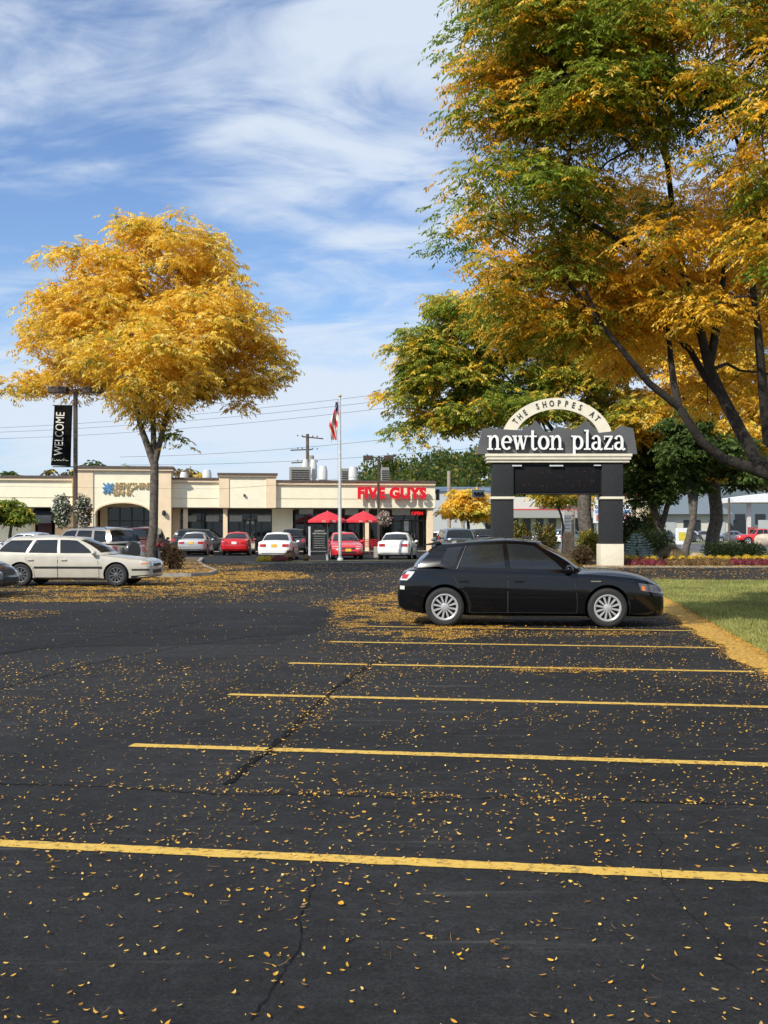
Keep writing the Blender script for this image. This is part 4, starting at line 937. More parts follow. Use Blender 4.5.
# ------------------------------------------------------------------ shopping centre
FA = R(8); OX, OY = 3.70, 78.4; CA, SA = math.cos(FA), math.sin(FA)
def FS(px, dy=0.0):
    ox, oy = OX - dy * SA, OY + dy * CA; kx = (px - 384) / FPX; return (kx * oy - ox) / (CA - kx * SA)
def FZ(px, py, dy=0.0): s = FS(px, dy); return H + (HY - py) / FPX * (OY + s * SA + dy * CA)
CREAM = mat('stucco_cream', (0.88, 0.82, 0.62), rough=.9, var=.05, scale=2, bump=.15, bscale=60)
PEACH = mat('stucco_peach', (0.82, 0.65, 0.44), rough=.9, var=.06, scale=2, bump=.15, bscale=60)
WALLM = mat('stucco_wall', (0.62, 0.50, 0.33), rough=.9, var=.06, scale=2)
COPE = mat('roof_coping', (0.11, 0.08, 0.065), rough=.6, var=.2)
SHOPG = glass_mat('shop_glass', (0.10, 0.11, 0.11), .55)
FRAME = mat('storefront_frame', (0.035, 0.035, 0.035), rough=.45)
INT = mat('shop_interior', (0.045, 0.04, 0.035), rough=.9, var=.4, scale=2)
POSTER = mat('window_poster', (0.50, 0.54, 0.55), rough=.7, var=.15, scale=8)
SOFF = mat('soffit_board', (0.30, 0.25, 0.18), rough=.9)
plaza = thing('shopping_center', 'long cream stucco shopping centre with a row of storefronts', 'building', (OX, OY, 0), FA)
sR = FS(435); sL = FS(-70); X = FS
def bb(name, m, *boxes, bev=0, parent=plaza, smooth=False):
    mb = MB()
    for b in boxes: mb.box(*b, bev=bev)
    return mb.build(name, m, parent, smooth=smooth)
zt, z0 = 4.75, 3.17
# main back wall (behind the glazing), side wall, roof
bb('wall', WALLM, (sL, sR, 4.6, 4.8, 0, 4.6), (sR - .25, sR, 2.45, 4.6, 0, 4.6), (sR - .25, sR, 4.8, 18, 0, 4.7), (sL, sR - .25, 2.40, 2.62, z0 - .15, 4.7))
bb('roof', COPE, (sL + .1, sR - .3, .9, 17.9, 4.52, 4.60))
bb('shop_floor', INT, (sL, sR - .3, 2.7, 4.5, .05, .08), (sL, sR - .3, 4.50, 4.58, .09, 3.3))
# fascia runs
fsec = [(sL, X(72)), (X(170), X(220)), (X(275.5), sR)]
for (a, b), zt in zip(fsec, (FZ(30, 478.5), FZ(196, 480.6), FZ(360, 483.4))):
    zt -= .13
    f = MB(); f.box(a, b, 0, 2.35, z0, z0 + .60); f.box(a, b, .06, 2.35, z0 + .60, z0 + .66); f.box(a, b, 0, 2.35, z0 + .66, zt); f.build('fascia', CREAM, plaza)
    f = MB(); f.box(a - .02, b + .02, -.16, 2.4, zt, zt + .20, bev=.03); f.build('cornice', PEACH, plaza)
    f = MB(); f.box(a - .05, b + .05, -.24, 2.5, zt + .202, zt + .33); f.build('coping', COPE, plaza)
    bb('soffit', SOFF, (a + .02, b - .02, .05, 2.34, z0 - .05, z0 - .004))
# thin dark strip at the foot of the fascia's right gable
bb('gable_strip', COPE, (sR + .003, sR + .08, -.1, 2.4, z0, z0 + .05))
# end pier and posts
bb('pier', PEACH, (X(428), X(433.5), .15, .75, 0, z0 - .052), bev=.02)
bb('post', PEACH, (X(366), X(369.5), .35, .60, 0, z0 - .052)); bb('post', PEACH, (X(183), X(187.5), .35, .7, 0, z0 - .052)); bb('post', PEACH, (X(223), X(227.5), .35, .7, 0, z0 - .052))
bb('wall_panel', CREAM, (X(273), X(294), 1.6, 2.3, 0, z0 - .052)); bb('wall_panel', PEACH, (X(172), X(179), 1.2, 2.3, 0, z0 - .052))
# storefront bays: glass with mullions
yg = 2.32
def bay(p0, p1, n, posters=(), doors=(), head=.35):
    a, b = FS(p0, yg), FS(p1, yg); fr = MB(); z1 = z0 - .06
    fr.box(a, b, yg, yg + .08, .06, .32); fr.box(a, b, yg, yg + .08, z1 - head, z1); wv = (b - a) / n
    for i in range(n + 1): fr.box(a + wv * i - .05, a + wv * i + .05, yg - .02, yg + .1, .321, z1 - head - .001)
    fr.box(a, b, yg - .01, yg + .09, 2.2, 2.28); o = fr.build('window_frame', FRAME, plaza)
    for i in range(n):
        g = MB(); g.box(a + wv * i + .052, a + wv * (i + 1) - .052, yg + .03, yg + .045, .322, 2.198); g.box(a + wv * i + .052, a + wv * (i + 1) - .052, yg + .03, yg + .045, 2.282, z1 - head - .002); g.build('window', SHOPG, plaza)
    for (q0, q1, y0, y1) in posters:
        c, d = FS(q0, yg), FS(q1, yg); za, zb_ = FZ(q0, y1, yg), FZ(q0, y0, yg); p = MB(); p.box(c, d, yg - .03, yg - .022, za, zb_); po = p.build('poster', POSTER, plaza)
    for (q0, q1) in doors:
        c, d = FS(q0, yg), FS(q1, yg); p = MB()
        for x0, x1 in ((c, c + .09), (d - .09, d), ((c + d) / 2 - .07, (c + d) / 2 + .07)): p.box(x0, x1, yg - .08, yg - .025, .09, 2.35)
        p.box(c + .091, d - .091, yg - .079, yg - .026, .10, .35); p.box(c + .091, d - .091, yg - .079, yg - .026, 2.25, 2.35); dd = p.build('door', FRAME, plaza)
        h_ = MB(); h_.tube([((c + d) / 2 - .12, yg - .14, .95), ((c + d) / 2 - .12, yg - .14, 1.35)], .02, 6); h_.tube([((c + d) / 2 + .12, yg - .14, .95), ((c + d) / 2 + .12, yg - .14, 1.35)], .02, 6); h_.build('door_handle', CHROME, dd)
bay(180, 223.5, 4, [(184, 196.5, 515.5, 521.5), (206, 219, 515.5, 521.5)])
bay(228.5, 272.5, 4, [(229.5, 242, 515.5, 521.5), (257.5, 271, 515.5, 521.5), (246.5, 254, 519, 524)], [(243.5, 256.5)])
bay(295, 365, 7, [(299, 313, 508.5, 514), (345, 358, 509, 515)])
bay(370, 427, 5, [(392, 410, 509, 515), (404, 408.5, 519, 531)], [(401, 424)])
bay(20, 55, 3)
bay(-60, 10, 7)
# shop things glimpsed: small red OPEN-like sign glow by the door (a lit red lozenge)
lettering('OPEN', .34, .03, mat('red_neon', (.7, .02, .02), emit=(1, .03, .03), estr=.9), plaza, (FS(417, yg), yg - .05, FZ(417, 513.5, yg)), bold=.012)
# wall of left section lit cream, dark arched awning and doorway
bb('wall_panel', CREAM, (sL, FS(31, 1.9), 1.9, 2.25, 0, z0 - .06)); bb('wall_panel', PEACH, (FS(31, 1.8) + .003, FS(35, 1.8), 1.8, 2.25, 0, z0 - .06)); bb('wall_panel', PEACH, (FS(55, 1.8), FS(77, 1.8), 1.8, 2.25, 0, z0 - .06))
aw = MB(); a, b = FS(32, .3), FS(51, .3); ns = 10; pts = []
for j in range(ns + 1):
    t = math.pi / 2 * j / ns; y = 2.2 - 1.9 * math.sin(t); z = 2.25 + 1.0 * math.cos(t); pts += [(a, y, z), (b, y, z)]
aw.add(pts, [(2 * j, 2 * j + 1, 2 * j + 3, 2 * j + 2) for j in range(ns)]); aw.add([(a, 2.2, 2.25)] + [pts[2 * j] for j in range(ns + 1)], [tuple(range(ns + 2))]); aw.add([(b, 2.2, 2.25)] + [pts[2 * j + 1] for j in range(ns + 1)], [tuple(range(ns + 2))])
aw.box(a, b, .27, .32, 2.05, 2.249); aw.build('awning', mat('awning_canvas', (.035, .042, .05), rough=.85, var=.2), plaza)
bb('door', mat('dark_red_door', (.05, .012, .01), rough=.5), (FS(38, 1.75), FS(52, 1.75), 1.70, 1.79, .06, 2.15))
# ---- bank portal with the arch
pa, pb = X(76.5), X(172); yF = -.9
pa, pb = FS(76.5, yF), FS(171, yF); zP = FZ(120, 470.5, yF); c0, c1 = FS(93, yF), FS(155.5, yF); ar0, ar1 = FS(95, yF), FS(150.5, yF); zsp, ztop = FZ(97, 514, yF), FZ(120, 503, yF)
por = MB()
por.box(pa, c0, yF, 2.3, 0, zP); por.build('pilaster', PEACH, plaza); por = MB(); por.box(c1, pb, yF, 2.3, 0, zP); por.build('pilaster', PEACH, plaza)
arch = []; cxm = (ar0 + ar1) / 2; hwid = (ar1 - ar0) / 2; rise = ztop - zsp
for j in range(21):
    t = math.pi * j / 20; arch.append((cxm - hwid * math.cos(t), zsp + rise * math.sin(t)))
pw = MB(); yP = yF + .08
for j in range(20):
    (xa, za), (xb, zb_) = arch[j], arch[j + 1]
    pw.add([(xa, yP, za), (xb, yP, zb_), (xb, yP, zP - .003), (xa, yP, zP - .003), (xa, yP + .7, za), (xb, yP + .7, zb_), (xb, yP + .7, zP - .003), (xa, yP + .7, zP - .003)], [(0, 1, 2, 3), (5, 4, 7, 6), (0, 4, 5, 1)])
pw.box(c0 + .003, ar0, yP, yP + .7, 0, zP - .003); pw.box(ar1, c1 - .003, yP, yP + .7, 0, zP - .003); pw.build('portal_wall', CREAM, plaza)
tr_ = MB(); vs_ = []
for j in range(21):
    t = math.pi * j / 20; ct, st_ = math.cos(t), math.sin(t)
    for rr_, yy in ((1.0, yP - .05), (1.0, yP + .02), (1.06, yP + .02), (1.06, yP - .05)): vs_.append((cxm - hwid * rr_ * ct, yy, zsp + (rise + hwid * (rr_ - 1)) * st_ - .002))
tr_.add(vs_, [(4 * j + k, 4 * j + (k + 1) % 4, 4 * j + 4 + (k + 1) % 4, 4 * j + 4 + k) for j in range(20) for k in range(4)]); tr_.build('arch_trim', PEACH, plaza)
bb('cornice', PEACH, (pa - .12, pb + .12, yF - .14, 2.3, zP, zP + .16)); bb('coping', COPE, (pa - .18, pb + .18, yF - .22, 2.4, zP + .162, zP + .30))
bb('wall_panel', WALLM, (ar0 + .05, FS(107.5, 1.6), 1.6, 2.2, 0, zP - .6), (ar0 + .05, ar1 - .05, 1.6, 2.2, 3.2, zP - .6))
g = MB(); g.box(FS(107.5, 1.9), ar1, 1.9, 1.92, .1, 3.19); g.build('window', SHOPG, plaza)
fr = MB()
for q in (107.8, 120, 132, 144): xx = FS(q, 1.9); fr.box(xx - .05, xx + .05, 1.84, 1.899, .1, 3.19)
fr.box(FS(107.8, 1.9), ar1, 1.82, 1.839, 2.2, 2.28); fr.build('window_frame', FRAME, plaza)
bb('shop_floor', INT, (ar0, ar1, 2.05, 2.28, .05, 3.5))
# wall lamp, rooftop stub
sc = MB(); xq = FS(164, yF); zq = FZ(164, 512, yF); sc.box(xq - .08, xq + .08, yF - .05, yF, zq - .15, zq + .1); sc.lathe([(.02, -.28), (.13, -.2), (.13, .02), (.05, .12), (0, .12)], 12, 'z', (xq, yF - .16, zq)); sc.build('wall_lamp', DARK, plaza, smooth=True)
# bank emblem and letters
EMB = mat('emblem_blue', (.10, .27, .50), rough=.4, var=.3, scale=5); GOLD = mat('gold_letters', (.55, .40, .18), rough=.4, metal=.3)
ex, ez = FS(108, yF), FZ(108, 488, yF); em = MB(); sz = (FS(113.5, yF) - FS(102.5, yF)) / 2
for k in range(8):
    M = Matrix.Translation((ex, 0, ez)) @ Matrix.Rotation(k * math.pi / 4, 4, 'Y'); r = sz * (1.28 if k % 2 else 1.0)
    d = .001 * k
    em.prism([(.03, -.035), (r * .55, -.06), (r * .97, -.05), (r, .0), (r * .97, .05), (r * .55, .06), (.03, .035)], yP - .12 - d, yP - .02, M=M)
    em.prism([(r * .45, -.2 * sz), (r * .58, -.2 * sz), (r * .58, .2 * sz), (r * .45, .2 * sz)], yP - .125 - d, yP - .03, M=M)
em.build('emblem', EMB, plaza)
lettering('BERKSHIRE', .62, .07, GOLD, plaza, (FS(132.5, yF), yP - .05, FZ(130, 486, yF)), bold=.010, xscale=FS(150, yF) * 0 + .78)
lettering('BANK', .62, .07, GOLD, plaza, (FS(123, yF), yP - .05, FZ(123, 492.6, yF)), bold=.010, xscale=.82)
# ---- raised box over the middle bay
yB = -.32; qa, qb = FS(219, yB), FS(276, yB); zB = FZ(247, 476.5, yB); i0, i1 = FS(229, yB), FS(266, yB)
bb('fascia_pilaster', PEACH, (qa, i0, yB, 2.3, z0 - .02, zB)); bb('fascia_pilaster', PEACH, (i1, qb, yB, 2.3, z0 - .02, zB)); bb('raised_fascia', CREAM, (i0 + .002, i1 - .002, yB + .06, 2.3, z0 - .02, zB - .003)); bb('coping', COPE, (qa - .12, qb + .12, yB - .2, 2.4, zB + .122, zB + .24)); bb('cornice', PEACH, (qa - .08, qb + .08, yB - .12, 2.35, zB, zB + .12))
bb('wall_lamp', DARK, (FS(243.5, yB), FS(245, yB), yB - .1, yB + .059, 3.95, 4.12))
# ---- red shop letters
REDLET = mat('red_letters', (.72, .015, .03), rough=.35, var=.05)
x0, x1 = FS(357, -.2), FS(425.5, -.2)
lt = lettering('FIVE GUYS', 1.28, .12, REDLET, plaza, ((x0 + x1) / 2, -.42, FZ(391, 493.6, -.3)), bold=.085, spacing=1.10)
bpy.context.view_layer.update(); lt.scale.x = (x1 - x0) / lt.dimensions.x; lt.scale.z = (FZ(391, 487.6, -.3) - FZ(391, 499.6, -.3)) / max(lt.dimensions.z, .1)
st_ = MB()
for q in np.linspace(x0 + .4, x1 - .4, 9): st_.tube([(q, -.37, FZ(391, 493.6, -.3)), (q, .0, FZ(391, 493.6, -.3))], .02, 5)
st_.build('letter_studs', DARK, plaza)
# wall lantern on the end gable
g = MB(); g.box(sR + .15, sR + .38, .2, .5, 3.75, 4.55, bev=.03); g.box(sR, sR + .16, .3, .4, 4.35, 4.42); g.build('gable_lamp', DARK, plaza, smooth=True)

# ---- on the roof
HV = mat('hvac_metal', (.34, .33, .30), rough=.5, metal=.3, var=.15); HVW = mat('vent_white', (.62, .62, .60), rough=.5, var=.1)
def roofpos(px, dy): ox, oy = OX - dy * SA, OY + dy * CA; s_ = FS(px, dy); return (ox + s_ * CA, oy + s_ * SA), oy + s_ * SA
def rooftop(kind, px, py_top, wpx, dy, lab, name, cat):
    (x, y), Yd = roofpos(px, dy); zt_ = gz(py_top, Yd); w_ = wpx / FPX * Yd; t = thing(name, lab, cat, (x, y, 4.60), FA); hh = zt_ - 4.60
    if kind == 'box':
        m = MB(); m.box(-w_ / 2, w_ / 2, -w_ * .3, w_ * .3, .12, hh, bev=.03); m.box(-w_ * .52, w_ * .52, -w_ * .32, w_ * .32, 0, .119); m.build('casing', HV, t)
        g_ = MB()
        for i in range(9): z = .2 + (hh - .35) * i / 9; g_.box(-w_ * .42, w_ * .42, -w_ * .3 - .03, -w_ * .3 - .003, z, z + (hh - .3) / 18)
        g_.build('louvre', DARK, t)
    elif kind == 'vent':
        m = MB(); m.lathe([(0, 0), (w_ * .35, 0), (w_ * .35, hh * .4), (w_ * .5, hh * .45), (w_ * .5, hh * .8), (w_ * .38, hh), (0, hh)], 20, 'z'); m.build('hood', HVW, t, smooth=True)
    return t
rooftop('box', 300, 467.3, 21, 7, 'large grey rooftop air conditioner left of the flagpole', 'air_conditioner', 'air conditioner')
rooftop('vent', 305.5, 459.5, 7, 9, 'white roof vent standing just behind the grey air conditioner', 'roof_vent', 'vent'); rooftop('vent', 313.5, 459.5, 7, 10, 'white roof vent at the right end of the grey air conditioner', 'roof_vent', 'vent')
rooftop('vent', 323, 466, 9, 6, 'squat white roof vent between air conditioner and flagpole', 'roof_vent', 'vent'); rooftop('box', 346, 468.5, 10, 9, 'small pale rooftop unit directly right of the flagpole', 'air_conditioner', 'air conditioner'); rooftop('vent', 353, 467, 9, 6, 'squat white roof vent right of the flagpole', 'roof_vent', 'vent')
rooftop('box', 385, 467.5, 8, 6, 'slatted white rooftop unit above the red shop letters', 'air_conditioner', 'air conditioner'); rooftop('vent', 207, 470, 9, 6, 'low white roof vent left of the raised fascia box', 'roof_vent', 'vent')
rooftop('vent', 184, 472, 8, 5, 'low white roof vent right of the bank portal', 'roof_vent', 'vent')

# ------------------------------------------------------------------ patio
UMB = mat('umbrella_red', (.62, .03, .045), rough=.8, var=.08); STEEL = mat('painted_steel', (.45, .44, .42), rough=.4, metal=.5); REDM = mat('red_patio_metal', (.55, .02, .03), rough=.4); WHTX = mat('white_print', (.78, .76, .68), rough=.6)
def umbrella(px, Y, lab, wpx):
    x = gx(px, Y); t = thing('patio_umbrella', lab, 'umbrella', (x, Y, .06), R(8), 'red umbrellas on the shop patio'); r = wpx / FPX * Y / 2; zt_ = gz(511, Y) - .06; ze = gz(520.5, Y) - .06
    m = MB(); m.tube([(0, 0, 0), (0, 0, zt_ + .05)], .03, 8); m.build('pole', STEEL, t, smooth=True)
    m = MB(); m.lathe([(0, .08), (.28, .08), (.30, .0), (0, 0)], 20, 'z'); m.build('base', DARK, t)
    m = MB(); c = (0, 0, zt_); n = 8; rim = [(r * math.cos(2 * math.pi * k / n), r * math.sin(2 * math.pi * k / n), ze) for k in range(n)]; mid = [(r * .5 * math.cos(2 * math.pi * k / n), r * .5 * math.sin(2 * math.pi * k / n), zt_ - (zt_ - ze) * .42) for k in range(n)]
    m.add([c] + mid + rim, [(0, 1 + k, 1 + (k + 1) % n) for k in range(n)] + [(1 + k, 9 + k, 9 + (k + 1) % n, 1 + (k + 1) % n) for k in range(n)]); m.add(rim + [(a * 1.0, b * 1.0, z - .14) for a, b, z in rim], [(k, (k + 1) % n, n + (k + 1) % n, n + k) for k in range(n)]); ca_ = m.build('canopy', UMB, t)
    m = MB()
    for k in range(n): m.tube([(0, 0, zt_ - .1), (rim[k][0] * .98, rim[k][1] * .98, ze - .02)], .012, 4)
    m.build('ribs', STEEL, t); l_ = lettering('FIVE GUYS', .19, .004, WHTX, t, (0, -r * math.cos(math.pi / 8) - .006, ze - .075)); 
    return t
umbrella(327.5, 70.5, 'red patio umbrella left of the flagpole', 39); umbrella(363.5, 72.5, 'red patio umbrella right of the flagpole, by the flower basket', 37)
def patio_table(px, Y, lab):
    t = thing('patio_table', lab, 'table', (gx(px, Y), Y, .06), .2, 'patio tables'); m = MB(); m.lathe([(0, .72), (.5, .72), (.5, .75), (0, .75)], 20, 'z'); m.build('tabletop', REDM, t)
    m = MB(); m.tube([(0, 0, 0), (0, 0, .72)], .035, 8); m.lathe([(0, .03), (.25, .02), (.26, 0)], 16, 'z'); m.build('pedestal', REDM, t)
def patio_chair(px, Y, rz, lab, first=[]):
    if first: t = copy_tree(first[0]); t.location = (gx(px, Y), Y, .06); t.rotation_euler = (0, 0, R(rz)); t['label'] = lab; return t
    t = thing('patio_chair', lab, 'chair', (gx(px, Y), Y, .06), R(rz), 'red patio chairs'); first.append(t); m = MB(); m.box(-.24, .24, -.24, .24, .43, .46, bev=.01); m.build('seat', REDM, t)
    m = MB(); m.tube([(-.22, .24, .46), (-.22, .32, .92), (.22, .32, .92), (.22, .24, .46)], .018, 6)
    for q in np.linspace(-.16, .16, 5): m.tube([(q, .25, .46), (q, .32, .92)], .012, 5)
    for z in (.56, .67, .79): m.tube([(-.22, .25 + (z - .46) * .16, z), (.22, .25 + (z - .46) * .16, z)], .012, 5)
    m.build('backrest', REDM, t)
    for a, b in ((-1, -1), (1, -1), (-1, 1), (1, 1)): l_ = MB(); l_.tube([(a * .21, b * .21, .44), (a * .24, b * .25, 0)], .017, 6); l_.build('leg', REDM, t)
    return t
patio_table(327.5, 70.2, 'red round table under the left patio umbrella'); patio_table(363.5, 72.2, 'red round table under the right patio umbrella')
patio_chair(366, 69.0, 180, 'red patio chair left of the pair beside the white sedan'); patio_chair(376, 69.5, 150, 'red patio chair closest to the white sedan'); patio_chair(356, 70.5, 200, 'red patio chair just right of the flagpole'); patio_chair(332, 71.5, 20, 'red patio chair under the left umbrella')

# ------------------------------------------------------------------ flagpole, notice board, lamp posts
POLEW = mat('pole_white', (.62, .62, .60), rough=.4, metal=.2)
Yf = 52.6; fp = thing('flagpole', 'tall white flagpole standing on the median strip', 'flagpole', (gx(340, Yf), Yf, .10)); hF = gz(397, Yf) - .1
m = MB(); m.tube([(0, 0, 0), (0, 0, hF * .5), (0, 0, hF)], [.085, .07, .04], 14); m.lathe([(.16, 0), (.16, .06), (.1, .14), (.08, .14)], 16, 'z'); m.build('pole', POLEW, fp, smooth=True); m = MB(); m.ball((0, 0, hF + .05), .08); m.build('finial', GOLD, fp, smooth=True); m = MB(); m.tube([(-.1, -.02, 1.2), (-.12, -.03, hF - .1)], .008, 4); m.build('halyard', STEEL, fp)
# the drooping flag: folded cloth, stripes run down the folds
def flag():
    t = thing('flag', 'striped flag with a blue canton hanging limp from the flagpole', 'flag', (gx(340, Yf) - .11, Yf - .05, .1)); zt_ = gz(400, Yf) - .1; zb_ = gz(438, Yf) - .1; nu, nv = 22, 26; vs = []; cols = []
    for j in range(nv + 1):
        f = j / nv; z = zt_ - (zt_ - zb_) * f; wd = .10 + .36 * min(1, f * 1.9) * (1 - .35 * max(0, f - .6))
        for i in range(nu + 1):
            u = i / nu; x = -wd * u * (.85) + .05 * math.sin(u * 9 + f * 5); y = -.09 * math.sin(u * 16 + f * 3) * (.3 + u); vs.append((x, y, z - .22 * u - .05 * math.sin(u * 7)))
    RS = mat('flag_red', (.55, .03, .04), rough=.85); WS = mat('flag_white', (.72, .68, .60), rough=.85); BS = mat('flag_blue', (.05, .08, .26), rough=.85)
    fs = {0: [], 1: [], 2: []}
    for j in range(nv):
        for i in range(nu):
            u, f = (i + .5) / nu, (j + .5) / nv; q = 0
            # cloth coordinate: stripes slant along the fall
            s_ = (f * 6.5 + u * 5.5) % 2; k = 2 if (f < .24 and u < .55) else (0 if s_ < 1 else 1); fs[k].append((j * (nu + 1) + i, j * (nu + 1) + i + 1, (j + 1) * (nu + 1) + i + 1, (j + 1) * (nu + 1) + i))
    m = MB(); [m.add(vs, [])]; 
    for k in fs: m.f += fs[k]; m.m += [k] * len(fs[k])
    o = m.build('cloth', [RS, WS, BS], t, smooth=True, angle=70)
flag()
Yn = 52.0; nb = thing('notice_board', 'black notice board with white rows of text on white posts', 'sign', (gx(318, Yn), Yn, .10), R(0)); BLKP = mat('board_black', (.012, .012, .013), rough=.4)
xa, xb = gx(310.5, Yn) - gx(318, Yn), gx(327.5, Yn) - gx(318, Yn); za, zb_ = gz(553.5, Yn) - .1, gz(528.5, Yn) - .1
m = MB(); m.box(xa + .06, xb, -.03, .03, za, zb_); m.build('panel', BLKP, nb)
for x_, zt_ in ((xa - .05, gz(526.5, Yn) - .1), (xb - .02, gz(530, Yn) - .1)): m = MB(); m.box(x_ - .05, x_ + .05, -.05 + .085 * (x_ > 0), .05 + .085 * (x_ > 0), 0, zt_, bev=.008); m.build('post', POLEW, nb)
rowtx = ['THE SHOPPES AT', 'NEWTON PLAZA', 'DIRECTORY', 'BERKSHIRE BANK', 'FIVE GUYS', 'SHOPS', 'PARKING']
rows = [(.90, .085, 'SHOPPES AT'), (.80, .085, 'NEWTON PLAZA')]
for f, s_, tx in rows: lettering(tx, s_, .004, WHTX, nb, ((xa + xb) / 2 + .03, -.034, za + (zb_ - za) * f))
rg = random.Random(4); m = MB()
for f in (.68, .58, .49, .40, .31, .22): 
    x_ = xa + .16
    while x_ < xb - .12: w_ = rg.uniform(.02, .05); m.box(x_, x_ + w_, -.034, -.031, za + (zb_ - za) * f, za + (zb_ - za) * f + .032); x_ += w_ + rg.uniform(.012, .03)
m.box(xa + .1, xb - .05, -.034, -.031, za + (zb_ - za) * .08, za + (zb_ - za) * .10); m.build('small_print', mat('dim_print', (.30, .30, .28)), nb)

LAMPB = mat('lamp_bronze', (.060, .042, .030), rough=.5, var=.2); LENS = mat('lamp_lens', (.45, .44, .40), rough=.3)
def lamp_post(px, Y, pyt, lab, rz, arm=.75, head=.42):
    t = thing('lamp_post', lab, 'lamp post', (gx(px, Y), Y, .0), rz, 'parking lot lamp posts'); h_ = gz(pyt, Y)
    m = MB(); m.box(-.07, .07, -.07, .07, .6, h_ - .04, bev=.012); m.build('pole', LAMPB, t); m = MB(); m.lathe([(.28, 0), (.28, .58), (.24, .62), (0, .62)], 20, 'z'); m.build('base', KERBM, t, smooth=True)
    for sg in (-1, 1):
        m = MB(); m.box(min(sg * .3, sg * (.3 + head * 1.7)), max(sg * .3, sg * (.3 + head * 1.7)), -.2, .2, h_ - .10, h_ + .14, bev=.03); q = m.build('lamp_head', LAMPB, t); m = MB(); a, b = sorted((sg * .38, sg * (.22 + head * 1.7))); m.box(a, b, -.14, .14, h_ - .115, h_ - .102); m.build('lens', LENS, q); m = MB(); a, b = sorted((sg * .0, sg * .3)); m.box(a, b, -.03, .03, h_ - .02, h_ + .05); m.build('arm', LAMPB, t)
    return t, h_
Yl = 41.5; lp, hl = lamp_post(75.5, Yl, 390.5, 'bronze twin-head lamp post carrying the black banner', R(12)); lp2, _ = lamp_post(378.5, 62.0, 458, 'bronze twin-head lamp post in front of the red shop letters', R(-10), head=.34)
# banner
bn = thing('banner', 'black vertical banner reading WELCOME hung from the lamp post', 'banner', (gx(62, Yl), Yl - .05, 0)); s_ = Yl / FPX
def bp(px, py): return ((px - 62) * s_, gz(py, Yl))
c4 = [bp(54.8, 406), bp(73.2, 406), bp(71, 466.5), bp(51.2, 465.5)]; m = MB(); nv, nu = 14, 6; vs = []
for j in range(nv + 1):
    f = j / nv
    for i in range(nu + 1):
        u = i / nu; x_ = (c4[0][0] * (1 - u) + c4[1][0] * u) * (1 - f) + (c4[3][0] * (1 - u) + c4[2][0] * u) * f; z_ = (c4[0][1] * (1 - u) + c4[1][1] * u) * (1 - f) + (c4[3][1] * (1 - u) + c4[2][1] * u) * f; vs.append((x_, .03 * math.sin(u * 4 + f * 3), z_))
m.add(vs, [(j * (nu + 1) + i, j * (nu + 1) + i + 1, (j + 1) * (nu + 1) + i + 1, (j + 1) * (nu + 1) + i) for j in range(nv) for i in range(nu)]); m.build('cloth', mat('banner_cloth', (.006, .007, .007), rough=.95, var=.3, spec=.1), bn, smooth=True)
m = MB(); 
for py in (405.5, 466.8): m.tube([(bp(53, py)[0], 0, bp(53, py)[1]), (bp(75.5, py)[0], .05, bp(75, py)[1])], .02, 6)
m.build('bracket', LAMPB, bn)
o = lettering('WELCOME', .47, .01, WHTX, bn, (bp(60.6, 433)[0], -.06, bp(60, 434)[1]), ry=R(-87)); bpy.context.view_layer.update(); o.scale.x = 1.66 / o.dimensions.x; o.scale.z = 1.0
m = MB(); pts = [(a * .78, b * .78) for a, b in ((-.42, 0), (-.36, .12), (-.28, .10), (-.33, .02), (-.24, 0), (-.18, .06), (-.12, 0), (-.04, .05), (.02, 0), (.10, .05), (.15, .0), (.18, .14), (.19, 0), (.24, .07), (.30, 0), (.42, .01))]
m.tube([(bp(61, 461)[0] + a, -.05, bp(61, 461)[1] + b) for a, b in pts], .010, 4); m.build('script', WHTX, bn)
# flower towers on the lamp post
WFL = [[.70, .68, .62], [.62, .58, .52], [.05, .10, .02], [.07, .13, .03], [.03, .06, .015]]
def flower_hang(x, y, z, rx, rz_, lab, pal, n, grp, seed, pot=True, name='hanging_basket', ll=.09):
    t = thing(name, lab, 'flowers', (x, y, z), 0, grp); rg_ = np.random.default_rng(seed)
    C = [(0, 0, 0), (0, 0, rz_ * .35), (.05 * rx, 0, -rz_ * .45)]; Rd = [(rx, rx, rz_ * .6), (rx * .85, rx * .85, rz_ * .6), (rx * .8, rx * .8, rz_ * .55)]
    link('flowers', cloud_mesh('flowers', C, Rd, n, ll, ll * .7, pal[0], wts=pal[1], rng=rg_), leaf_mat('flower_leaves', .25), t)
    if pot: m = MB(); m.lathe([(0, -rz_ * .25), (rx * .5, -rz_ * .2), (rx * .6, rz_ * .05), (0, rz_ * .05)], 14, 'z'); m.build('basket', DARK, t, smooth=True)
    m = MB(); m.tube([(0, 0, rz_ * .9), (0, 0, 0)], .012, 4); m.build('hanger', DARK, t)
    return t
for px, lab, sd in ((62, 'tall hanging tower of white and green flowers left of the banner lamp post', 1), (83, 'tall hanging tower of white flowers and red leaves right of the banner lamp post', 2)):
    flower_hang(gx(px, Yl), Yl, gz(511, Yl), .36, .66, lab, (WFL + ([[.30, .06, .04]] if sd == 2 else []), ([.28, .16, .22, .20, .14] if sd == 1 else [.26, .16, .18, .16, .12, .12])), 2600, 'flower towers on the lamp post', sd)
m = MB(); z_ = gz(497, Yl)
for px in (62, 83): m.tube([(0, 0, z_), (gx(px, Yl) - gx(75.5, Yl), 0, z_ + .02)], .022, 6)
m.build('flower_arm', LAMPB, lp); lp.rotation_euler = (0, 0, 0)
flower_hang(gx(384, 61), 61.0, gz(518.5, 61), .42, .42, 'round hanging basket of pink and white flowers beside the front lamp post', ([[.70, .66, .60], [.55, .18, .20], [.60, .30, .28], [.05, .10, .02]], [.38, .18, .18, .26]), 1500, None, 5)
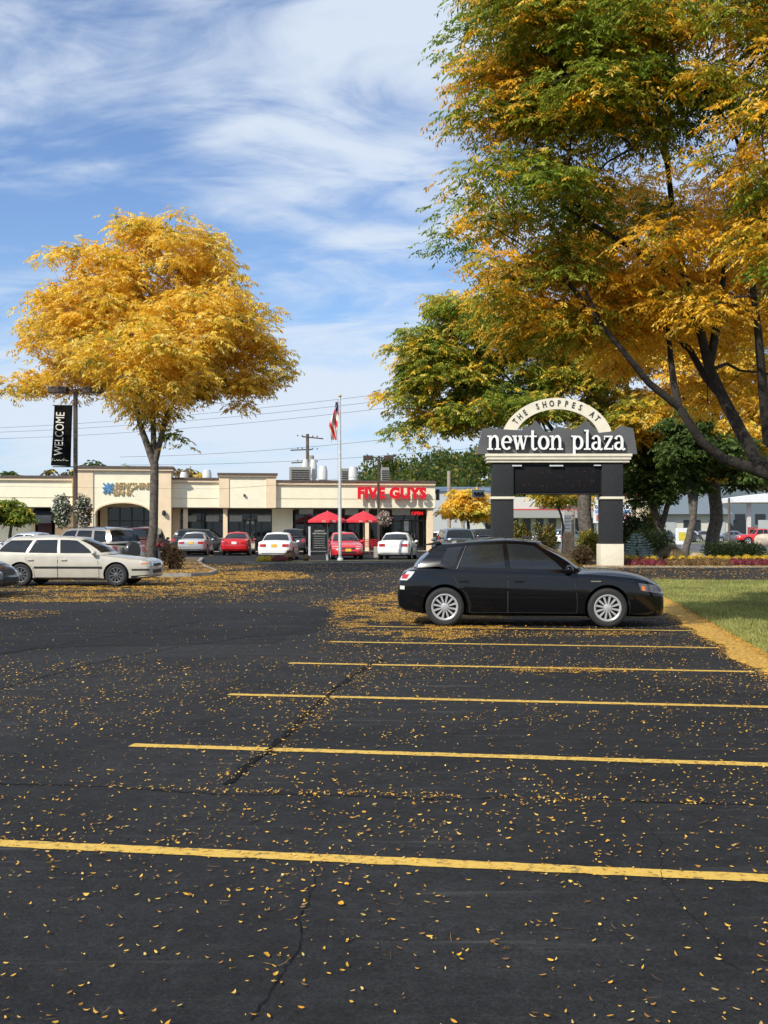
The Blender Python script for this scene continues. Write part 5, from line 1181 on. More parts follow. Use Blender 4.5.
m = MB(); z_ = gz(511, 61) + .0; m.tube([(0, 0, z_), (gx(384, 61) - gx(378.5, 62), -1.0, z_ + .02)], .022, 6); m.build('flower_arm', LAMPB, lp2); lp2.rotation_euler = (0, 0, 0)
# ------------------------------------------------------------------ the big plaza sign
YS = 46.9; SC = YS / FPX
def sx_(px): return (px - 556.5) * SC
def sz_(py): return H + (HY - py) * SC
SBLK = mat('sign_black', (.015, .016, .018), rough=.75, var=.25, scale=9, bump=.25, bscale=120); SCRM = mat('sign_cream', (.74, .68, .53), rough=.85, var=.07, scale=4, bump=.2, bscale=70); SGRY = mat('sign_grey', (.095, .095, .097), rough=.6, var=.12, scale=2)
SWHT = mat('sign_white_letters', (.80, .80, .78), rough=.4, var=.04); SIDE = mat('letter_side', (.05, .05, .05), rough=.5)
sg = thing('plaza_sign', 'large pillared sign with a cream arch and white newton plaza letters', 'sign', (gx(556.5, YS), YS, .0), 0)
def sb(name, m_, *bx, bev=.015): 
    m = MB()
    for b in bx: m.box(*b, bev=bev)
    return m.build(name, m_, sg, smooth=True, angle=30)
for a, b, lab in ((491.5, 512.5, 'l'), (600, 621, 'r')):
    sb('pillar', SBLK, (sx_(a), sx_(b), -.42, .42, sz_(543.8), sz_(499.5)), (sx_(a), sx_(b), -.42, .42, sz_(496.8), sz_(463.2)))
    sb('pillar_band', SCRM, (sx_(a - 1.2), sx_(b + 1.2), -.48, .48, sz_(499.4), sz_(496.9)))
    sb('pillar_base', SCRM, (sx_(a - 1.3), sx_(b + .3), -.50, .50, .0, sz_(543.9)))
sb('screen', SBLK, (sx_(512.6), sx_(599.9), -.30, .30, sz_(494.5), sz_(463.3)))
SCRN = mat('screen_face', (.006, .006, .007), rough=.6, spec=.2)
q = sb('screen_face', SCRN, (sx_(513.5), sx_(598.5), -.335, -.301, sz_(492.5), sz_(466)), bev=.004)
# dim amber dots of a message that the daylight washes out; three short lamps under the beam
m = MB(); rg = random.Random(12)
for row, py in enumerate((472.5, 477.5, 482, 486)):
    px = 518
    while px < 595:
        if rg.random() < (.34, .18, .22, .36)[row]:
            for _ in range(rg.randint(1, 3)):
                dx, dz = rg.uniform(-.6, .6), rg.uniform(-1.2, 1.2); m.box(sx_(px + dx), sx_(px + dx + .55), -.339, -.3355, sz_(py + dz), sz_(py + dz) + .022)
        px += 2.3
m.build('message_dots', mat('amber_dots', (.13, .035, .012), rough=.5), sg)
sb('screen_lamp', mat('lamp_strip', (.55, .57, .58), rough=.4), (sx_(511), sx_(520.5), -.46, -.40, sz_(467), sz_(465.6)), (sx_(548), sx_(561.5), -.46, -.40, sz_(467), sz_(465.6)), (sx_(592), sx_(599), -.46, -.40, sz_(466.5), sz_(465.4)), bev=.004)
# beam: stepped cream cornice
sb('beam', SCRM, (sx_(486.5), sx_(627), -.50, .50, sz_(463.1), sz_(460.4)), (sx_(485.5), sx_(628.2), -.56, .56, sz_(460.35), sz_(457.4)), (sx_(484.6), sx_(629.2), -.60, .60, sz_(457.35), sz_(454.6)))
# grey mountain panel
ol = [(479, 454.5), (476.5, 454.3), (482.5, 428.6), (521.5, 430.8), (525, 426.5), (529.5, 427.6), (535, 420.8), (545, 432.2), (551, 432.2), (556.5, 426.8), (571, 430), (579, 426.5), (585.5, 420.8), (598, 433.2), (613.5, 431.5), (620.5, 425.8), (625, 427.2), (632, 428.6), (636.2, 454.3), (634, 454.5)]
m = MB(); m.prism([(sx_(a), sz_(b)) for a, b in ol], -.22, .22); m.build('panel', SGRY, sg)
# arch band
def arc(cx, cy, rx, ry, a0, a1, n): return [(cx + rx * math.cos(R(a0 + (a1 - a0) * i / n)), cy + ry * math.sin(R(a0 + (a1 - a0) * i / n))) for i in range(n + 1)]
ccx = sx_(557); cz = sz_(442); Ro, Ri = 55.5 * SC, 43 * SC; ryo, ryi = 43.8 * SC, 32.5 * SC
n = 40; A = arc(ccx, cz, Ro, ryo, 14, 166, n); B = arc(ccx, cz, Ri, ryi, 14, 166, n); m = MB(); d0, d1 = -.13, .13
vs = [(x, d0, z) for x, z in A] + [(x, d0, z) for x, z in B] + [(x, d1, z) for x, z in A] + [(x, d1, z) for x, z in B]; k = n + 1
m.add(vs, [(i, i + 1, k + i + 1, k + i) for i in range(n)] + [(2 * k + i, 2 * k + i + 1, 3 * k + i + 1, 3 * k + i) for i in range(n)] + [(i, i + 1, 2 * k + i + 1, 2 * k + i) for i in range(n)] + [(k + i, k + i + 1, 3 * k + i + 1, 3 * k + i) for i in range(n)])
m.build('arch', SCRM, sg, smooth=True, angle=30)
txt = 'THE SHOPPES AT'; adv = {'I': .5, ' ': .62}; angs = np.linspace(148, 37, len(txt)); 
for ch, a in zip(txt, angs):
    if ch == ' ': continue
    rx, ry = (Ro + Ri) / 2, (ryo + ryi) / 2; t = R(a); x, z = ccx + rx * math.cos(t), cz + ry * math.sin(t); nrm = math.atan2(rx * math.sin(t), ry * math.cos(t))
    lettering(ch, .36, .02, SIDE, sg, (x, -.14, z), ry=-(nrm - math.pi / 2), bold=.010, xscale=.72)
# newton plaza, slab serif lower case, built stroke by stroke (units: x-height = 1)
def ribbon(m, pts, ws, y0, y1, M):
    P = [Vector((a, 0, b)) for a, b in pts]; n = len(P); Lf, Rg = [], []
    for i in range(n):
        d = (P[min(i + 1, n - 1)] - P[max(i - 1, 0)]).normalized(); nn = Vector((-d.z, 0, d.x)); w_ = (ws[i] if isinstance(ws, (list, tuple)) else ws) / 2; Lf.append(P[i] + nn * w_); Rg.append(P[i] - nn * w_)
    V = [M @ Vector((p.x, y0, p.z)) for p in Lf + Rg] + [M @ Vector((p.x, y1, p.z)) for p in Lf + Rg]
    m.add(V, [(i, i + 1, n + i + 1, n + i) for i in range(n - 1)], 0); m.add(V, [(2 * n + i, 2 * n + i + 1, 3 * n + i + 1, 3 * n + i) for i in range(n - 1)] + [(i, i + 1, 2 * n + i + 1, 2 * n + i) for i in range(n - 1)] + [(n + i, n + i + 1, 3 * n + i + 1, 3 * n + i) for i in range(n - 1)] + [(0, n, 3 * n, 2 * n), (n - 1, 2 * n - 1, 4 * n - 1, 3 * n - 1)], 1)
def bez(p0, p1, p2, p3, n=9): return [tuple((1 - t) ** 3 * np.array(p0) + 3 * (1 - t) ** 2 * t * np.array(p1) + 3 * (1 - t) * t * t * np.array(p2) + t ** 3 * np.array(p3)) for t in np.linspace(0, 1, n)]
def ell(cx, cy, rx, ry, a0, a1, w0, w1, n=20):
    pts = arc(cx, cy, rx, ry, a0, a1, n); ws = [w0 + (w1 - w0) * abs(math.cos(R(a0 + (a1 - a0) * i / n))) for i in range(n + 1)]; return pts, ws
def stem(x, z0_, z1_, w_=.215): return ([(x, z0_), (x, z1_)], w_)
def slab(x0_, x1_, z): return ([(x0_, z), (x1_, z)], .11)
def glyph(c):
    if c == 'n': return [stem(.22, .0, 1.0), slab(-.02, .34, .945), slab(-.04, .46, .055), (bez((.30, .62), (.36, 1.02), (.82, 1.12), (.84, .60)), [.10, .11, .13, .15, .17, .2, .22, .23, .24]), stem(.84, .02, .62), slab(.60, 1.10, .055)], 1.16
    if c == 'e': return [(*ell(.46, .5, .35, .44, 12, 318, .11, .25, 26),), ([(.22, .53), (.84, .53)], .10)], .98
    if c == 'w': return [([(.12, .98), (.38, .02)], [.24, .22]), ([(.38, .04), (.60, .94)], [.12, .12]), ([(.58, .98), (.86, .02)], [.24, .22]), ([(.86, .04), (1.12, .96)], [.12, .12]), slab(-.06, .34, .945), slab(.42, .76, .95), slab(.94, 1.30, .945)], 1.34
    if c == 't': return [stem(.30, .22, 1.36, .24), slab(.02, .66, .945), (bez((.30, .28), (.30, -.06), (.56, .0), (.70, .14)), [.24, .22, .2, .18, .16, .14, .12, .11, .10])], .76
    if c == 'o': return [(*ell(.47, .5, .36, .43, 0, 360, .11, .26, 30),)], 1.0
    if c == 'p': return [stem(.24, -.46, 1.0), slab(-.02, .36, .945), slab(-.04, .52, -.41), (*ell(.54, .5, .34, .43, 150, -150, .11, .25, 24),)], 1.06
    if c == 'l': return [stem(.26, .0, 1.40), slab(.0, .38, 1.345), slab(-.02, .54, .055)], .60
    if c == 'a': return [stem(.66, .12, .68, .24), (bez((.66, .62), (.66, 1.10), (.16, 1.04), (.14, .74)), [.24, .22, .18, .14, .12, .12, .15, .2, .24]), (*ell(.38, .28, .27, .23, 70, 330, .11, .22, 20),), (bez((.66, .2), (.68, -.04), (.82, -.0), (.92, .10), 6), .12)], .98
    if c == 'z': return [slab(.06, .78, .93), slab(.06, .82, .07), ([(.70, .90), (.16, .10)], .2), ([(.10, .98), (.10, .70)], .09), ([(.79, .02), (.79, .32)], .09)], .90
def word(s_, px0, px1, base_py, xh_px, name='lettering'):
    tot = sum(glyph(c)[1] for c in s_); xh = xh_px * SC; kx = (px1 - px0) * SC / tot; x = sx_(px0); j = 0
    for c in s_:
        st, ad = glyph(c); m = MB()
        for pts, ws in st:
            j += 1; M = Matrix.Translation((x, 0, sz_(base_py))) @ Matrix.Diagonal((kx, 1, xh, 1)); ribbon(m, pts, ws, -.46 - .0012 * (j % 7), -.26, M)
        m.build(name, [SWHT, SIDE], sg, fixn=False); x += ad * kx
word('newton', 486.5, 562, 450.6, 14.2); word('plaza', 569.5, 623.5, 450.6, 14.2)
# ------------------------------------------------------------------ trees
BARKY = mat('bark_grey', (.11, .095, .08), rough=.95, var=.4, scale=7, bump=.8, bscale=22, dirt=(.05, .042, .035))
BARKD = mat('bark_dark', (.026, .021, .018), rough=.95, var=.4, scale=7, bump=.8, bscale=22, dirt=(.012, .010, .009))
def P2(px, py, Y, dx=0): return (gx(px, Y), Y, gz(py, Y))
def LB(px, py, rx, ry, Y, yf, rd=None, dy=0):
    s_ = Y / FPX; return (gx(px, Y + dy), Y + dy, gz(py, Y + dy), rx * s_, (rd or rx * s_), ry * s_, yf)
# golden tree on the island
Yt = 40.0
L1 = [LB(85, 318, 55, 38, Yt, .95), LB(120, 330, 60, 40, Yt, .93, dy=-1.5), LB(250, 328, 36, 32, Yt, .93), LB(165, 285, 78, 62, Yt, .95, dy=.5), LB(100, 285, 55, 42, Yt, .95, dy=-1), LB(195, 262, 42, 36, Yt, .95, dy=1), LB(215, 325, 58, 45, Yt, .95, dy=-1), LB(248, 368, 42, 26, Yt, .92), LB(62, 335, 40, 30, Yt, .95, dy=2), LB(30, 378, 24, 14, Yt, .95, dy=3), LB(95, 372, 55, 28, Yt, .95, dy=3), LB(150, 360, 70, 40, Yt, .9, dy=-3), LB(180, 370, 62, 36, Yt, .85, dy=3),
      LB(150, 405, 34, 22, Yt, .75), LB(148, 440, 26, 10, Yt, .62, rd=1.0), LB(180, 432, 20, 8, Yt, .6, rd=.9), LB(15, 385, 20, 12, Yt, .95), LB(125, 468, 10, 5, Yt, .55, rd=.5), LB(243, 285, 12, 16, Yt, .95), LB(48, 258, 9, 9, Yt, .95), LB(225, 392, 38, 16, Yt, .85), LB(275, 350, 16, 22, Yt, .95), LB(140, 225, 28, 14, Yt, .95), LB(165, 232, 42, 18, Yt, .95), LB(60, 380, 34, 14, Yt, .95, dy=3.4)]
grow_tree('shade_tree', 'golden yellow locust tree standing on the leaf-covered island', (gx(150.5, Yt), Yt, .10), 3.9, L1, 660, .58, 33, .32, 10, .17, .052, .155, lean=(.15, 0), seed=3, barkm=BARKY, flat=.60, sparse=.16,
          manual=[(None, .10, [P2(140, 425, Yt), P2(134, 395, Yt - .4), P2(128, 360, Yt - .8)]), (None, .10, [P2(153, 420, Yt + .3), P2(150, 380, Yt + .6), P2(152, 330, Yt + .8)]), (None, .10, [P2(164, 425, Yt - .2), P2(176, 395, Yt - .4), P2(190, 355, Yt - .2), P2(200, 310, Yt)])])
# low sprigs round the fork of the golden tree
# giant tree at right: trunk just outside the frame
Yb = 15.0
def M3(px, py, Y=Yb): return P2(px, py, Y)
L2 = [(1.75, 14.2, 9.3, .7, 1.0, .6, .30), (1.6, 14.3, 7.6, .6, .9, .6, .26), (2.3, 13.8, 8.2, .9, 1.0, .9, .2), (2.6, 14.0, 9.6, 1.0, 1.1, .8, .24), (1.7, 14.4, 6.9, .7, .9, .5, .22), (4.35, 14.0, 4.35, .8, .8, .35, .9), (5.3, 14.6, 5.6, 1.0, 1.0, .7, .55), (2.0, 14.2, 9.0, .9, 1.2, .8, .30), (1.5, 14.4, 8.0, .55, .9, .4, .40), (1.45, 14.6, 6.4, .5, .9, .4, .35), (2.9, 14.0, 7.4, 1.2, 1.2, .9, .14), (2.7, 15.2, 5.0, 1.2, 1.2, .5, .3), (3.3, 15.8, 4.75, 1.4, 1.3, .5, .9), (2.6, 16.6, 5.2, 1.2, 1.2, .6, .7), (4.7, 12.9, 6.2, 1.0, .9, .9, .28), (5.4, 12.9, 7.8, 1.4, 1.0, 1.2, .30), (2.6, 14.6, 9.9, 1.3, 1.6, 1.0, .22), (4.1, 14.2, 5.2, .9, .9, .5, .6), (2.5, 14.2, 8.4, 1.45, 2.2, 1.5, .20), (2.15, 15.0, 6.0, 1.45, 2.2, 1.1, .16), (3.2, 15, 10.6, 2.0, 2.8, 1.8, .24), (6.0, 15, 12.0, 3.6, 4, 2.4, .3), (5.2, 13.0, 8.4, 2.6, 2.3, 2.0, .22), (8.6, 15, 9, 2.0, 2.8, 2.6, .4),
      (5.3, 18.4, 6.4, 3.0, 1.8, 1.5, .72), (4.6, 17.6, 5.0, 1.9, 1.3, .8, .92), (8.6, 17, 6.2, 2.2, 2.2, 1.8, .55), (4.9, 12.6, 5.0, .95, 1.0, 1.15, .42), (4.6, 12.8, 7.0, 1.1, 1.2, .9, .32), (3.0, 16.0, 5.0, 1.5, 1.6, .75, .55), (3.9, 14.0, 6.6, 1.6, 1.8, .9, .12), (1.75, 14.5, 7.4, .8, 1.2, .5, .48), (1.55, 14.5, 5.1, .65, .9, .45, .40),
      (3.6, 13.6, 9.8, 1.6, 1.6, 1.2, .28), (6.8, 12.4, 6.4, 1.4, 1.2, 1.6, .38), (5.6, 16.8, 3.95, 1.5, .9, .5, .88)]
grow_tree('shade_tree', 'huge green and gold locust tree overhanging the stalls from the right', (6.05, Yb, .04), 2.1, L2, 1080, .50, 88, .24, 11, .076, .025, .165, pal_y=YEL * np.array([1.0, .84, .55]), pal_g=GRN * np.array([.88, .98, .9]), lean=(-.15, 0), seed=8, barkm=BARKD, flat=.42, tipr=.009, exp=.5,
          manual=[(None, .082, [M3(746, 466), M3(722, 458), M3(700, 440, 14.9), M3(679, 407, 14.8), M3(649, 383, 14.7), M3(628, 357, 14.6), M3(606, 330, 14.5), M3(585, 290, 14.4)]), (None, .095, [M3(758, 462, 15.1), M3(741, 432, 15.2), M3(722, 396, 15.3), M3(709, 367, 15.3), M3(701, 334, 15.4), M3(690, 296, 15.4), M3(676, 240, 15.4), M3(668, 170, 15.2), M3(655, 90, 15)]),
                  (M3(679, 407, 14.8), .05, [M3(674, 385, 15.0), M3(671, 360, 15.2), M3(668, 329, 15.4), M3(662, 290, 15.6), M3(640, 240, 15.8)]), (M3(722, 396, 15.3), .055, [M3(706, 378, 15.5), M3(690, 350, 15.8), M3(670, 333, 16.2), M3(645, 318, 16.8), M3(610, 300, 17.2)]), (None, .08, [M3(768, 440, 14.8), M3(763, 390, 14.6), M3(758, 330, 14.4), M3(748, 250, 14.2), M3(740, 150, 14)]),
                  (M3(709, 367, 15.3), .06, [M3(718, 320, 15.6), M3(724, 270, 15.8), M3(735, 200, 16)]), (M3(690, 296, 15.4), .045, [M3(655, 262, 15), M3(610, 235, 14.6), M3(560, 205, 14.3), M3(520, 180, 14.2)]), (M3(606, 330, 14.5), .032, [M3(570, 285, 14.8), M3(530, 250, 15), M3(490, 225, 15)])])
# tree behind the sign
Y3 = 58.0
L3 = [LB(445, 385, 55, 48, Y3, .16, rd=3.0), LB(480, 335, 60, 45, Y3, .22, rd=3.4), LB(425, 350, 38, 34, Y3, .22, rd=2.5), LB(410, 390, 26, 22, Y3, .34, rd=1.8), LB(435, 430, 42, 20, Y3, .26, rd=2.0), LB(540, 345, 60, 50, Y3, .16, rd=3.4), LB(560, 400, 55, 42, Y3, .16, rd=3.4), LB(500, 405, 60, 36, Y3, .12, rd=3.4), LB(600, 360, 50, 55, Y3, .35, rd=3), LB(455, 305, 28, 14, Y3, .45, rd=2), LB(610, 420, 46, 40, Y3, .3, rd=3)]
grow_tree('shade_tree', 'green and gold tree whose grey trunk stands between the sign pillars', (gx(588, Y3), Y3, .03), 3.2, L3, 420, .85, 48, .45, 10, .22, .075, .36, lean=(-.2, 0), seed=12, barkm=BARKY, sparse=.06,
          manual=[(None, .2, [P2(580, 470, Y3), P2(560, 440, Y3), P2(530, 400, Y3), P2(500, 370, Y3)]), (None, .22, [P2(590, 465, Y3), P2(596, 420, Y3), P2(590, 360, Y3)])])
Y4 = 57.0
L4 = [LB(700, 380, 60, 50, Y4, .80, rd=3), LB(650, 410, 42, 30, Y4, .9, rd=2), LB(725, 430, 50, 32, Y4, .8, rd=3), LB(640, 330, 50, 44, Y4, .75, rd=3), LB(735, 330, 60, 50, Y4, .7, rd=3), LB(715, 470, 14, 16, Y4, .7, rd=.7), LB(790, 400, 50, 60, Y4, .6, rd=3)]
grow_tree('shade_tree', 'golden tree with the thick straight trunk behind the clipped hedge', (gx(714.5, Y4), Y4, .03), 3.4, L4, 300, .85, 44, .45, 10, .22, .075, .33, seed=14, barkm=BARKY, manual=[(None, .28, [P2(714.5, 440, Y4), P2(716, 400, Y4), P2(720, 350, Y4)])])
NOY = YEL
Y5 = 60.0
L5 = [LB(640, 450, 32, 40, Y5, -.35, rd=2), LB(668, 430, 36, 34, Y5, -.35, rd=2.2), LB(690, 465, 26, 26, Y5, -.35, rd=1.8), LB(655, 490, 34, 14, Y5, -.35, rd=1.6), LB(635, 485, 18, 20, Y5, -.3, rd=1.4)]
grow_tree('small_tree', 'dark green tree with a low forked trunk right of the sign', (gx(660, Y5), Y5, .03), 1.4, L5, 120, .65, 40, .34, 9, .19, .10, .22, seed=17, barkm=BARKY, pal_g=DGR * 2.1, manual=[(None, .15, [P2(654, 507, Y5), P2(648, 492, Y5), P2(645, 470, Y5)]), (None, .15, [P2(667, 507, Y5), P2(676, 480, Y5), P2(680, 455, Y5)])])
Y6 = 53.5
L6 = [LB(715, 452, 38, 26, Y6, -.35, rd=2), LB(688, 440, 30, 32, Y6, -.35, rd=2), LB(750, 470, 26, 20, Y6, -.35, rd=1.8), LB(695, 478, 20, 12, Y6, -.35, rd=1.2)]
grow_tree('small_tree', 'dark green tree on a thin leaning trunk above the tan grass', (gx(683.5, Y6), Y6, .03), 1.9, L6, 95, .62, 40, .34, 9, .18, .10, .17, lean=(.45, 0), seed=19, barkm=BARKY, pal_g=DGR * 2.1, manual=[(None, .13, [P2(697, 480, Y6), P2(700, 460, Y6)]), (None, .1, [P2(688, 480, Y6), P2(682, 462, Y6)])])
Y7 = 84.0
grow_tree('small_tree', 'small orange-yellow tree beyond the right end of the shops', (gx(468, Y7), Y7, 0), 2.2, [LB(468, 500, 22, 12, Y7, .85, rd=1.7), LB(455, 508, 13, 9, Y7, .85, rd=1.2), LB(480, 510, 11, 9, Y7, .55, rd=1.2)], 60, .65, 40, .36, 8, .26, .11, .12, seed=23, barkm=BARKY)
Y8 = 70.0
grow_tree('small_tree', 'slim bare-stemmed young tree seen between the sign pillars', (gx(563, Y8), Y8, 0), 1.8, [LB(560, 496, 24, 9, Y8, .35, rd=1.4), LB(545, 490, 14, 8, Y8, .4, rd=1.2), LB(578, 498, 10, 8, Y8, .3, rd=1)], 34, .6, 26, .4, 8, .24, .09, .09, seed=25, barkm=BARKY)
Y9 = 62.0
grow_tree('small_tree', 'round olive-green tree at the far left before the bank wall', (gx(10, Y9), Y9, 0), 1.2, [LB(12, 512, 20, 12, Y9, -.2, rd=1.2), LB(-5, 510, 16, 13, Y9, -.2, rd=1.1), LB(22, 516, 10, 7, Y9, -.2, rd=.7)], 60, .36, 44, .24, 8, .14, .08, .10, seed=27, barkm=BARKY, pal_g=GRN * .9)
# trees beyond the shops (each its own)
for px, Y, pyt, rx, pal, lab, sd, nc in ((92, 110, 457, 17, DGR * 1.3, 'dark green treetop showing above the bank portal', 31, 60), (55, 120, 466, 20, np.array([[.12, .085, .03], [.16, .11, .04], [.08, .09, .03]]), 'rusty brown treetop showing above the left roofline', 32, 60), (9, 125, 463, 15, DGR * 1.8, 'small grey-green treetop at the far left above the roof', 33, 40), (125, 108, 461, 13, GRN, 'yellow-green treetop left of the golden tree\'s trunk', 34, 40),
                                  (190, 112, 462, 14, np.array([[.16, .12, .06], [.2, .15, .08]]), 'thin nearly bare treetop above the shops right of the golden tree', 35, 16)):
    s_ = Y / FPX; zt_ = gz(pyt, Y); grow_tree('background_tree', lab, (gx(px, Y), Y, 0), zt_ * .45, [(gx(px, Y), Y, zt_ - 2.2, rx * s_, rx * s_, 2.2, .05), (gx(px - 4, Y), Y, zt_ - 3.4, rx * s_ * 1.15, rx * s_, 1.8, .05)], nc, .8, 30, .5, 7, .34, .2, .25, seed=sd, barkm=BARKD, pal_g=pal, group='trees beyond the shops')
# wooded hill behind: a terrain swell carrying one mass of trees
def hill_h(x, y):
    return 19 * np.exp(-((x - 75) / 120) ** 2) * np.clip((y - 215) / 90, 0, 1) ** 1.2 + 0 * x
def hill():
    m = MB(); nx, ny = 60, 14; xs = np.linspace(-20, 330, nx); ys = np.linspace(205, 340, ny); V = [(x, y, float(hill_h(x, y)) - .3) for y in ys for x in xs]; m.add(V, [(j * nx + i, j * nx + i + 1, (j + 1) * nx + i + 1, (j + 1) * nx + i) for j in range(ny - 1) for i in range(nx - 1)])
    o = m.build('hill', SOIL, smooth=True, angle=80); o['kind'] = 'structure'
    rg_ = np.random.default_rng(77); n = 420; x = rg_.uniform(-8, 300, n); y = rg_.uniform(208, 320, n); hh = hill_h(x, y); r = rg_.uniform(3.0, 5.0, n); C = np.stack([x, y, hh + 2.8 + r * .5], 1); Rd = np.stack([r, r, r * 1.05], 1)
    pal = np.concatenate([DGR * 1.5, GRN * .5, YEL[:2] * .45, np.array([[.14, .12, .03]])]); wts = np.array([.2, .2, .16, .13, .1, .07, .03, .03, .02, .06]); wts = wts[:len(pal)] / wts[:len(pal)].sum()
    ci_shift = rg_.uniform(.6, 1.4, n)
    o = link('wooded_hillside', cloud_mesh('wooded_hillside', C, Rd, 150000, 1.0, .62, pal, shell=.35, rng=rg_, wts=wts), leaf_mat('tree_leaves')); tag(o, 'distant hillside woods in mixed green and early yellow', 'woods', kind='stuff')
hill()
# ------------------------------------------------------------------ shrubs and flowers
def shrub(px, Y, rx, py_top, lab, pal, n, ll, lw, seed, cat='shrub', name='shrub', zb=.03, wts=None, group=None, lumps=6, stems=True, flatb=False, ry=None, twig=False):
    s_ = Y / FPX; w_ = rx * s_; h_ = gz(py_top, Y) - zb; t = thing(name, lab, cat, (gx(px, Y), Y, zb), 0, group); rg_ = np.random.default_rng(seed); C, Rd = [], []
    for i in range(lumps):
        a = rg_.uniform(0, 6.28); q = rg_.uniform(0, .62); C.append((math.cos(a) * q * w_, math.sin(a) * q * (ry or w_), h_ * rg_.uniform(.38, .62))); Rd.append((w_ * .55, (ry or w_) * .55, h_ * .42))
    if flatb: C = [(x_, 0, h_ * .5) for x_ in np.linspace(-w_ * .72, w_ * .72, 7)]; Rd = [(w_ * .30, (ry or w_), h_ * .52)] * 7
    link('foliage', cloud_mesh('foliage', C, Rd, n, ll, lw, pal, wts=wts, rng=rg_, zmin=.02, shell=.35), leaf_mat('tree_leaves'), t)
    m = MB()
    for i in range(14 if twig else 6):
        a = rg_.uniform(0, 6.28); q = rg_.uniform(.2, .8 if twig else .5); m.tube([(0.1 * math.cos(a), .1 * math.sin(a), 0), (math.cos(a) * q * w_ * .6, math.sin(a) * q * w_ * .6, h_ * .5), (math.cos(a) * q * w_, math.sin(a) * q * w_, h_ * rg_.uniform(.75, 1.0))], [.02, .012, .006], 4)
    m.build('stem', BARKD, t); return t
BRN = [[.13, .07, .04], [.18, .11, .06], [.10, .08, .035], [.22, .15, .08]]; TAN = [[.36, .27, .15], [.28, .2, .11], [.42, .33, .2], [.2, .16, .08]]; YG = [[.40, .32, .04], [.26, .26, .05], [.16, .2, .04], [.5, .36, .05]]; HED = [[.02, .035, .01], [.03, .05, .012], [.04, .065, .02]]
shrub(172, 40.5, 11.5, 543, 'dry purplish-brown shrub on the island right of the golden tree', BRN, 2600, .10, .035, 41, twig=True, zb=.12, group=None)
shrub(520, 52, 16, 524, 'mixed green and rust shrub just right of the left sign pillar', YG + BRN + [[.04, .08, .02]] * 3, 3600, .14, .07, 42)
shrub(546, 53.5, 15, 524, 'leafy olive and rust shrub mid-way between the sign pillars', YG + BRN + [[.05, .09, .02]] * 3, 3600, .14, .07, 43)
shrub(537, 49.5, 15, 540, 'low rust-brown shrub in front between the sign pillars', BRN + YG[:1], 2600, .12, .05, 44)
shrub(590, 52, 13, 531, 'bright yellow-green shrub beside the right sign pillar', YG, 3000, .13, .07, 45)
shrub(583, 48.5, 15, 544, 'reddish brown barberry shrub left of the right pillar base', BRN, 3000, .09, .05, 46)
shrub(510, 49, 10, 535, 'small gold-tipped shrub at the foot of the left pillar', YG + BRN, 1800, .12, .06, 47)
shrub(523, 56, 6, 521, 'narrow dark rust shrub rising behind the left group', [[.10, .05, .02], [.06, .04, .02], [.05, .06, .02]], 1600, .14, .08, 48)
shrub(635, 61, 19, 511, 'tall dark evergreen shrub behind the blue spruce', HED + [[.06, .09, .02]], 5200, .14, .08, 49)
shrub(652, 54.5, 21, 529.5, 'black-green clipped hedge block under the forked tree', HED, 6500, .09, .055, 50, cat='hedge', name='hedge', flatb=True, ry=.9)
shrub(734, 52.5, 30.5, 542.5, 'rounded dark clipped hedge below the thick trunk', HED + [[.05, .08, .02]], 9000, .08, .05, 51, cat='hedge', name='hedge', flatb=True, ry=1.0)
shrub(650, 66, 13, 505, 'yellow-leaved shrub behind the forked trunk', YG, 3000, .16, .09, 52, zb=0)
shrub(607, 62, 16, 527, 'olive shrub hidden mostly by the right sign pillar', YG + HED, 2400, .14, .08, 53)
# tan fountain grass: arching blades
def fountain(px, Y, rx, py_top, lab, pal, n, seed, zb=.03):
    s_ = Y / FPX; w_ = rx * s_; h_ = gz(py_top, Y) - zb; t = thing('ornamental_grass', lab, 'grass clump', (gx(px, Y), Y, zb), 0, None); rg_ = np.random.default_rng(seed)
    a = rg_.uniform(0, 6.283, n); q = rg_.uniform(.1, 1, n) ** .7; R_ = w_ * q; dx, dy = np.cos(a), np.sin(a); nx, ny = -dy, dx; hh = h_ * (1.1 - .45 * q) * rg_.uniform(.8, 1.1, n); segs = []
    def pt(t_): x_ = R_ * t_ ** 1.4; z_ = hh * (2.1 * t_ - 1.1 * t_ * t_ * (1 + .4 * q)); return np.stack([dx * x_ + .06 * dx, dy * x_ + .06 * dy, np.maximum(z_, .01)], 1)
    ts = [0, .35, .7, 1]; pts_ = [pt(np.full(n, v)) for v in ts]; wv = np.stack([nx, ny, 0 * nx], 1) * .008
    for i in range(3): segs.append(np.stack([pts_[i] - wv, pts_[i] + wv, pts_[i + 1] + wv * .7, pts_[i + 1] - wv * .7], 1))
    co = np.concatenate(segs, 0); pal = np.asarray(pal); c = pal[rg_.integers(0, len(pal), n)] * rg_.uniform(.7, 1.3, (n, 1)); c = np.concatenate([c] * 3, 0)
    link('blades', fast_mesh('blades', co, 4, c), leaf_mat('grass_blades', .25), t); m = MB(); m.ball((0, 0, .03), .14, (1, 1, .5), seg=10, rings=6); m.build('crown', MULCH, t); return t
fountain(672, 50.2, 16, 543, 'wide tan ornamental grass between spruce and clipped hedge', TAN, 2600, 61)
fountain(290, 51.6, 9, 549, 'brown ornamental grass in front of the white sedan', [[.09, .06, .045], [.13, .09, .06], [.16, .12, .08]], 1500, 62, zb=.10)
fountain(306, 51.9, 7, 554, 'small brown grass tuft left of the notice board', [[.10, .08, .045], [.15, .12, .06]], 700, 63, zb=.10)
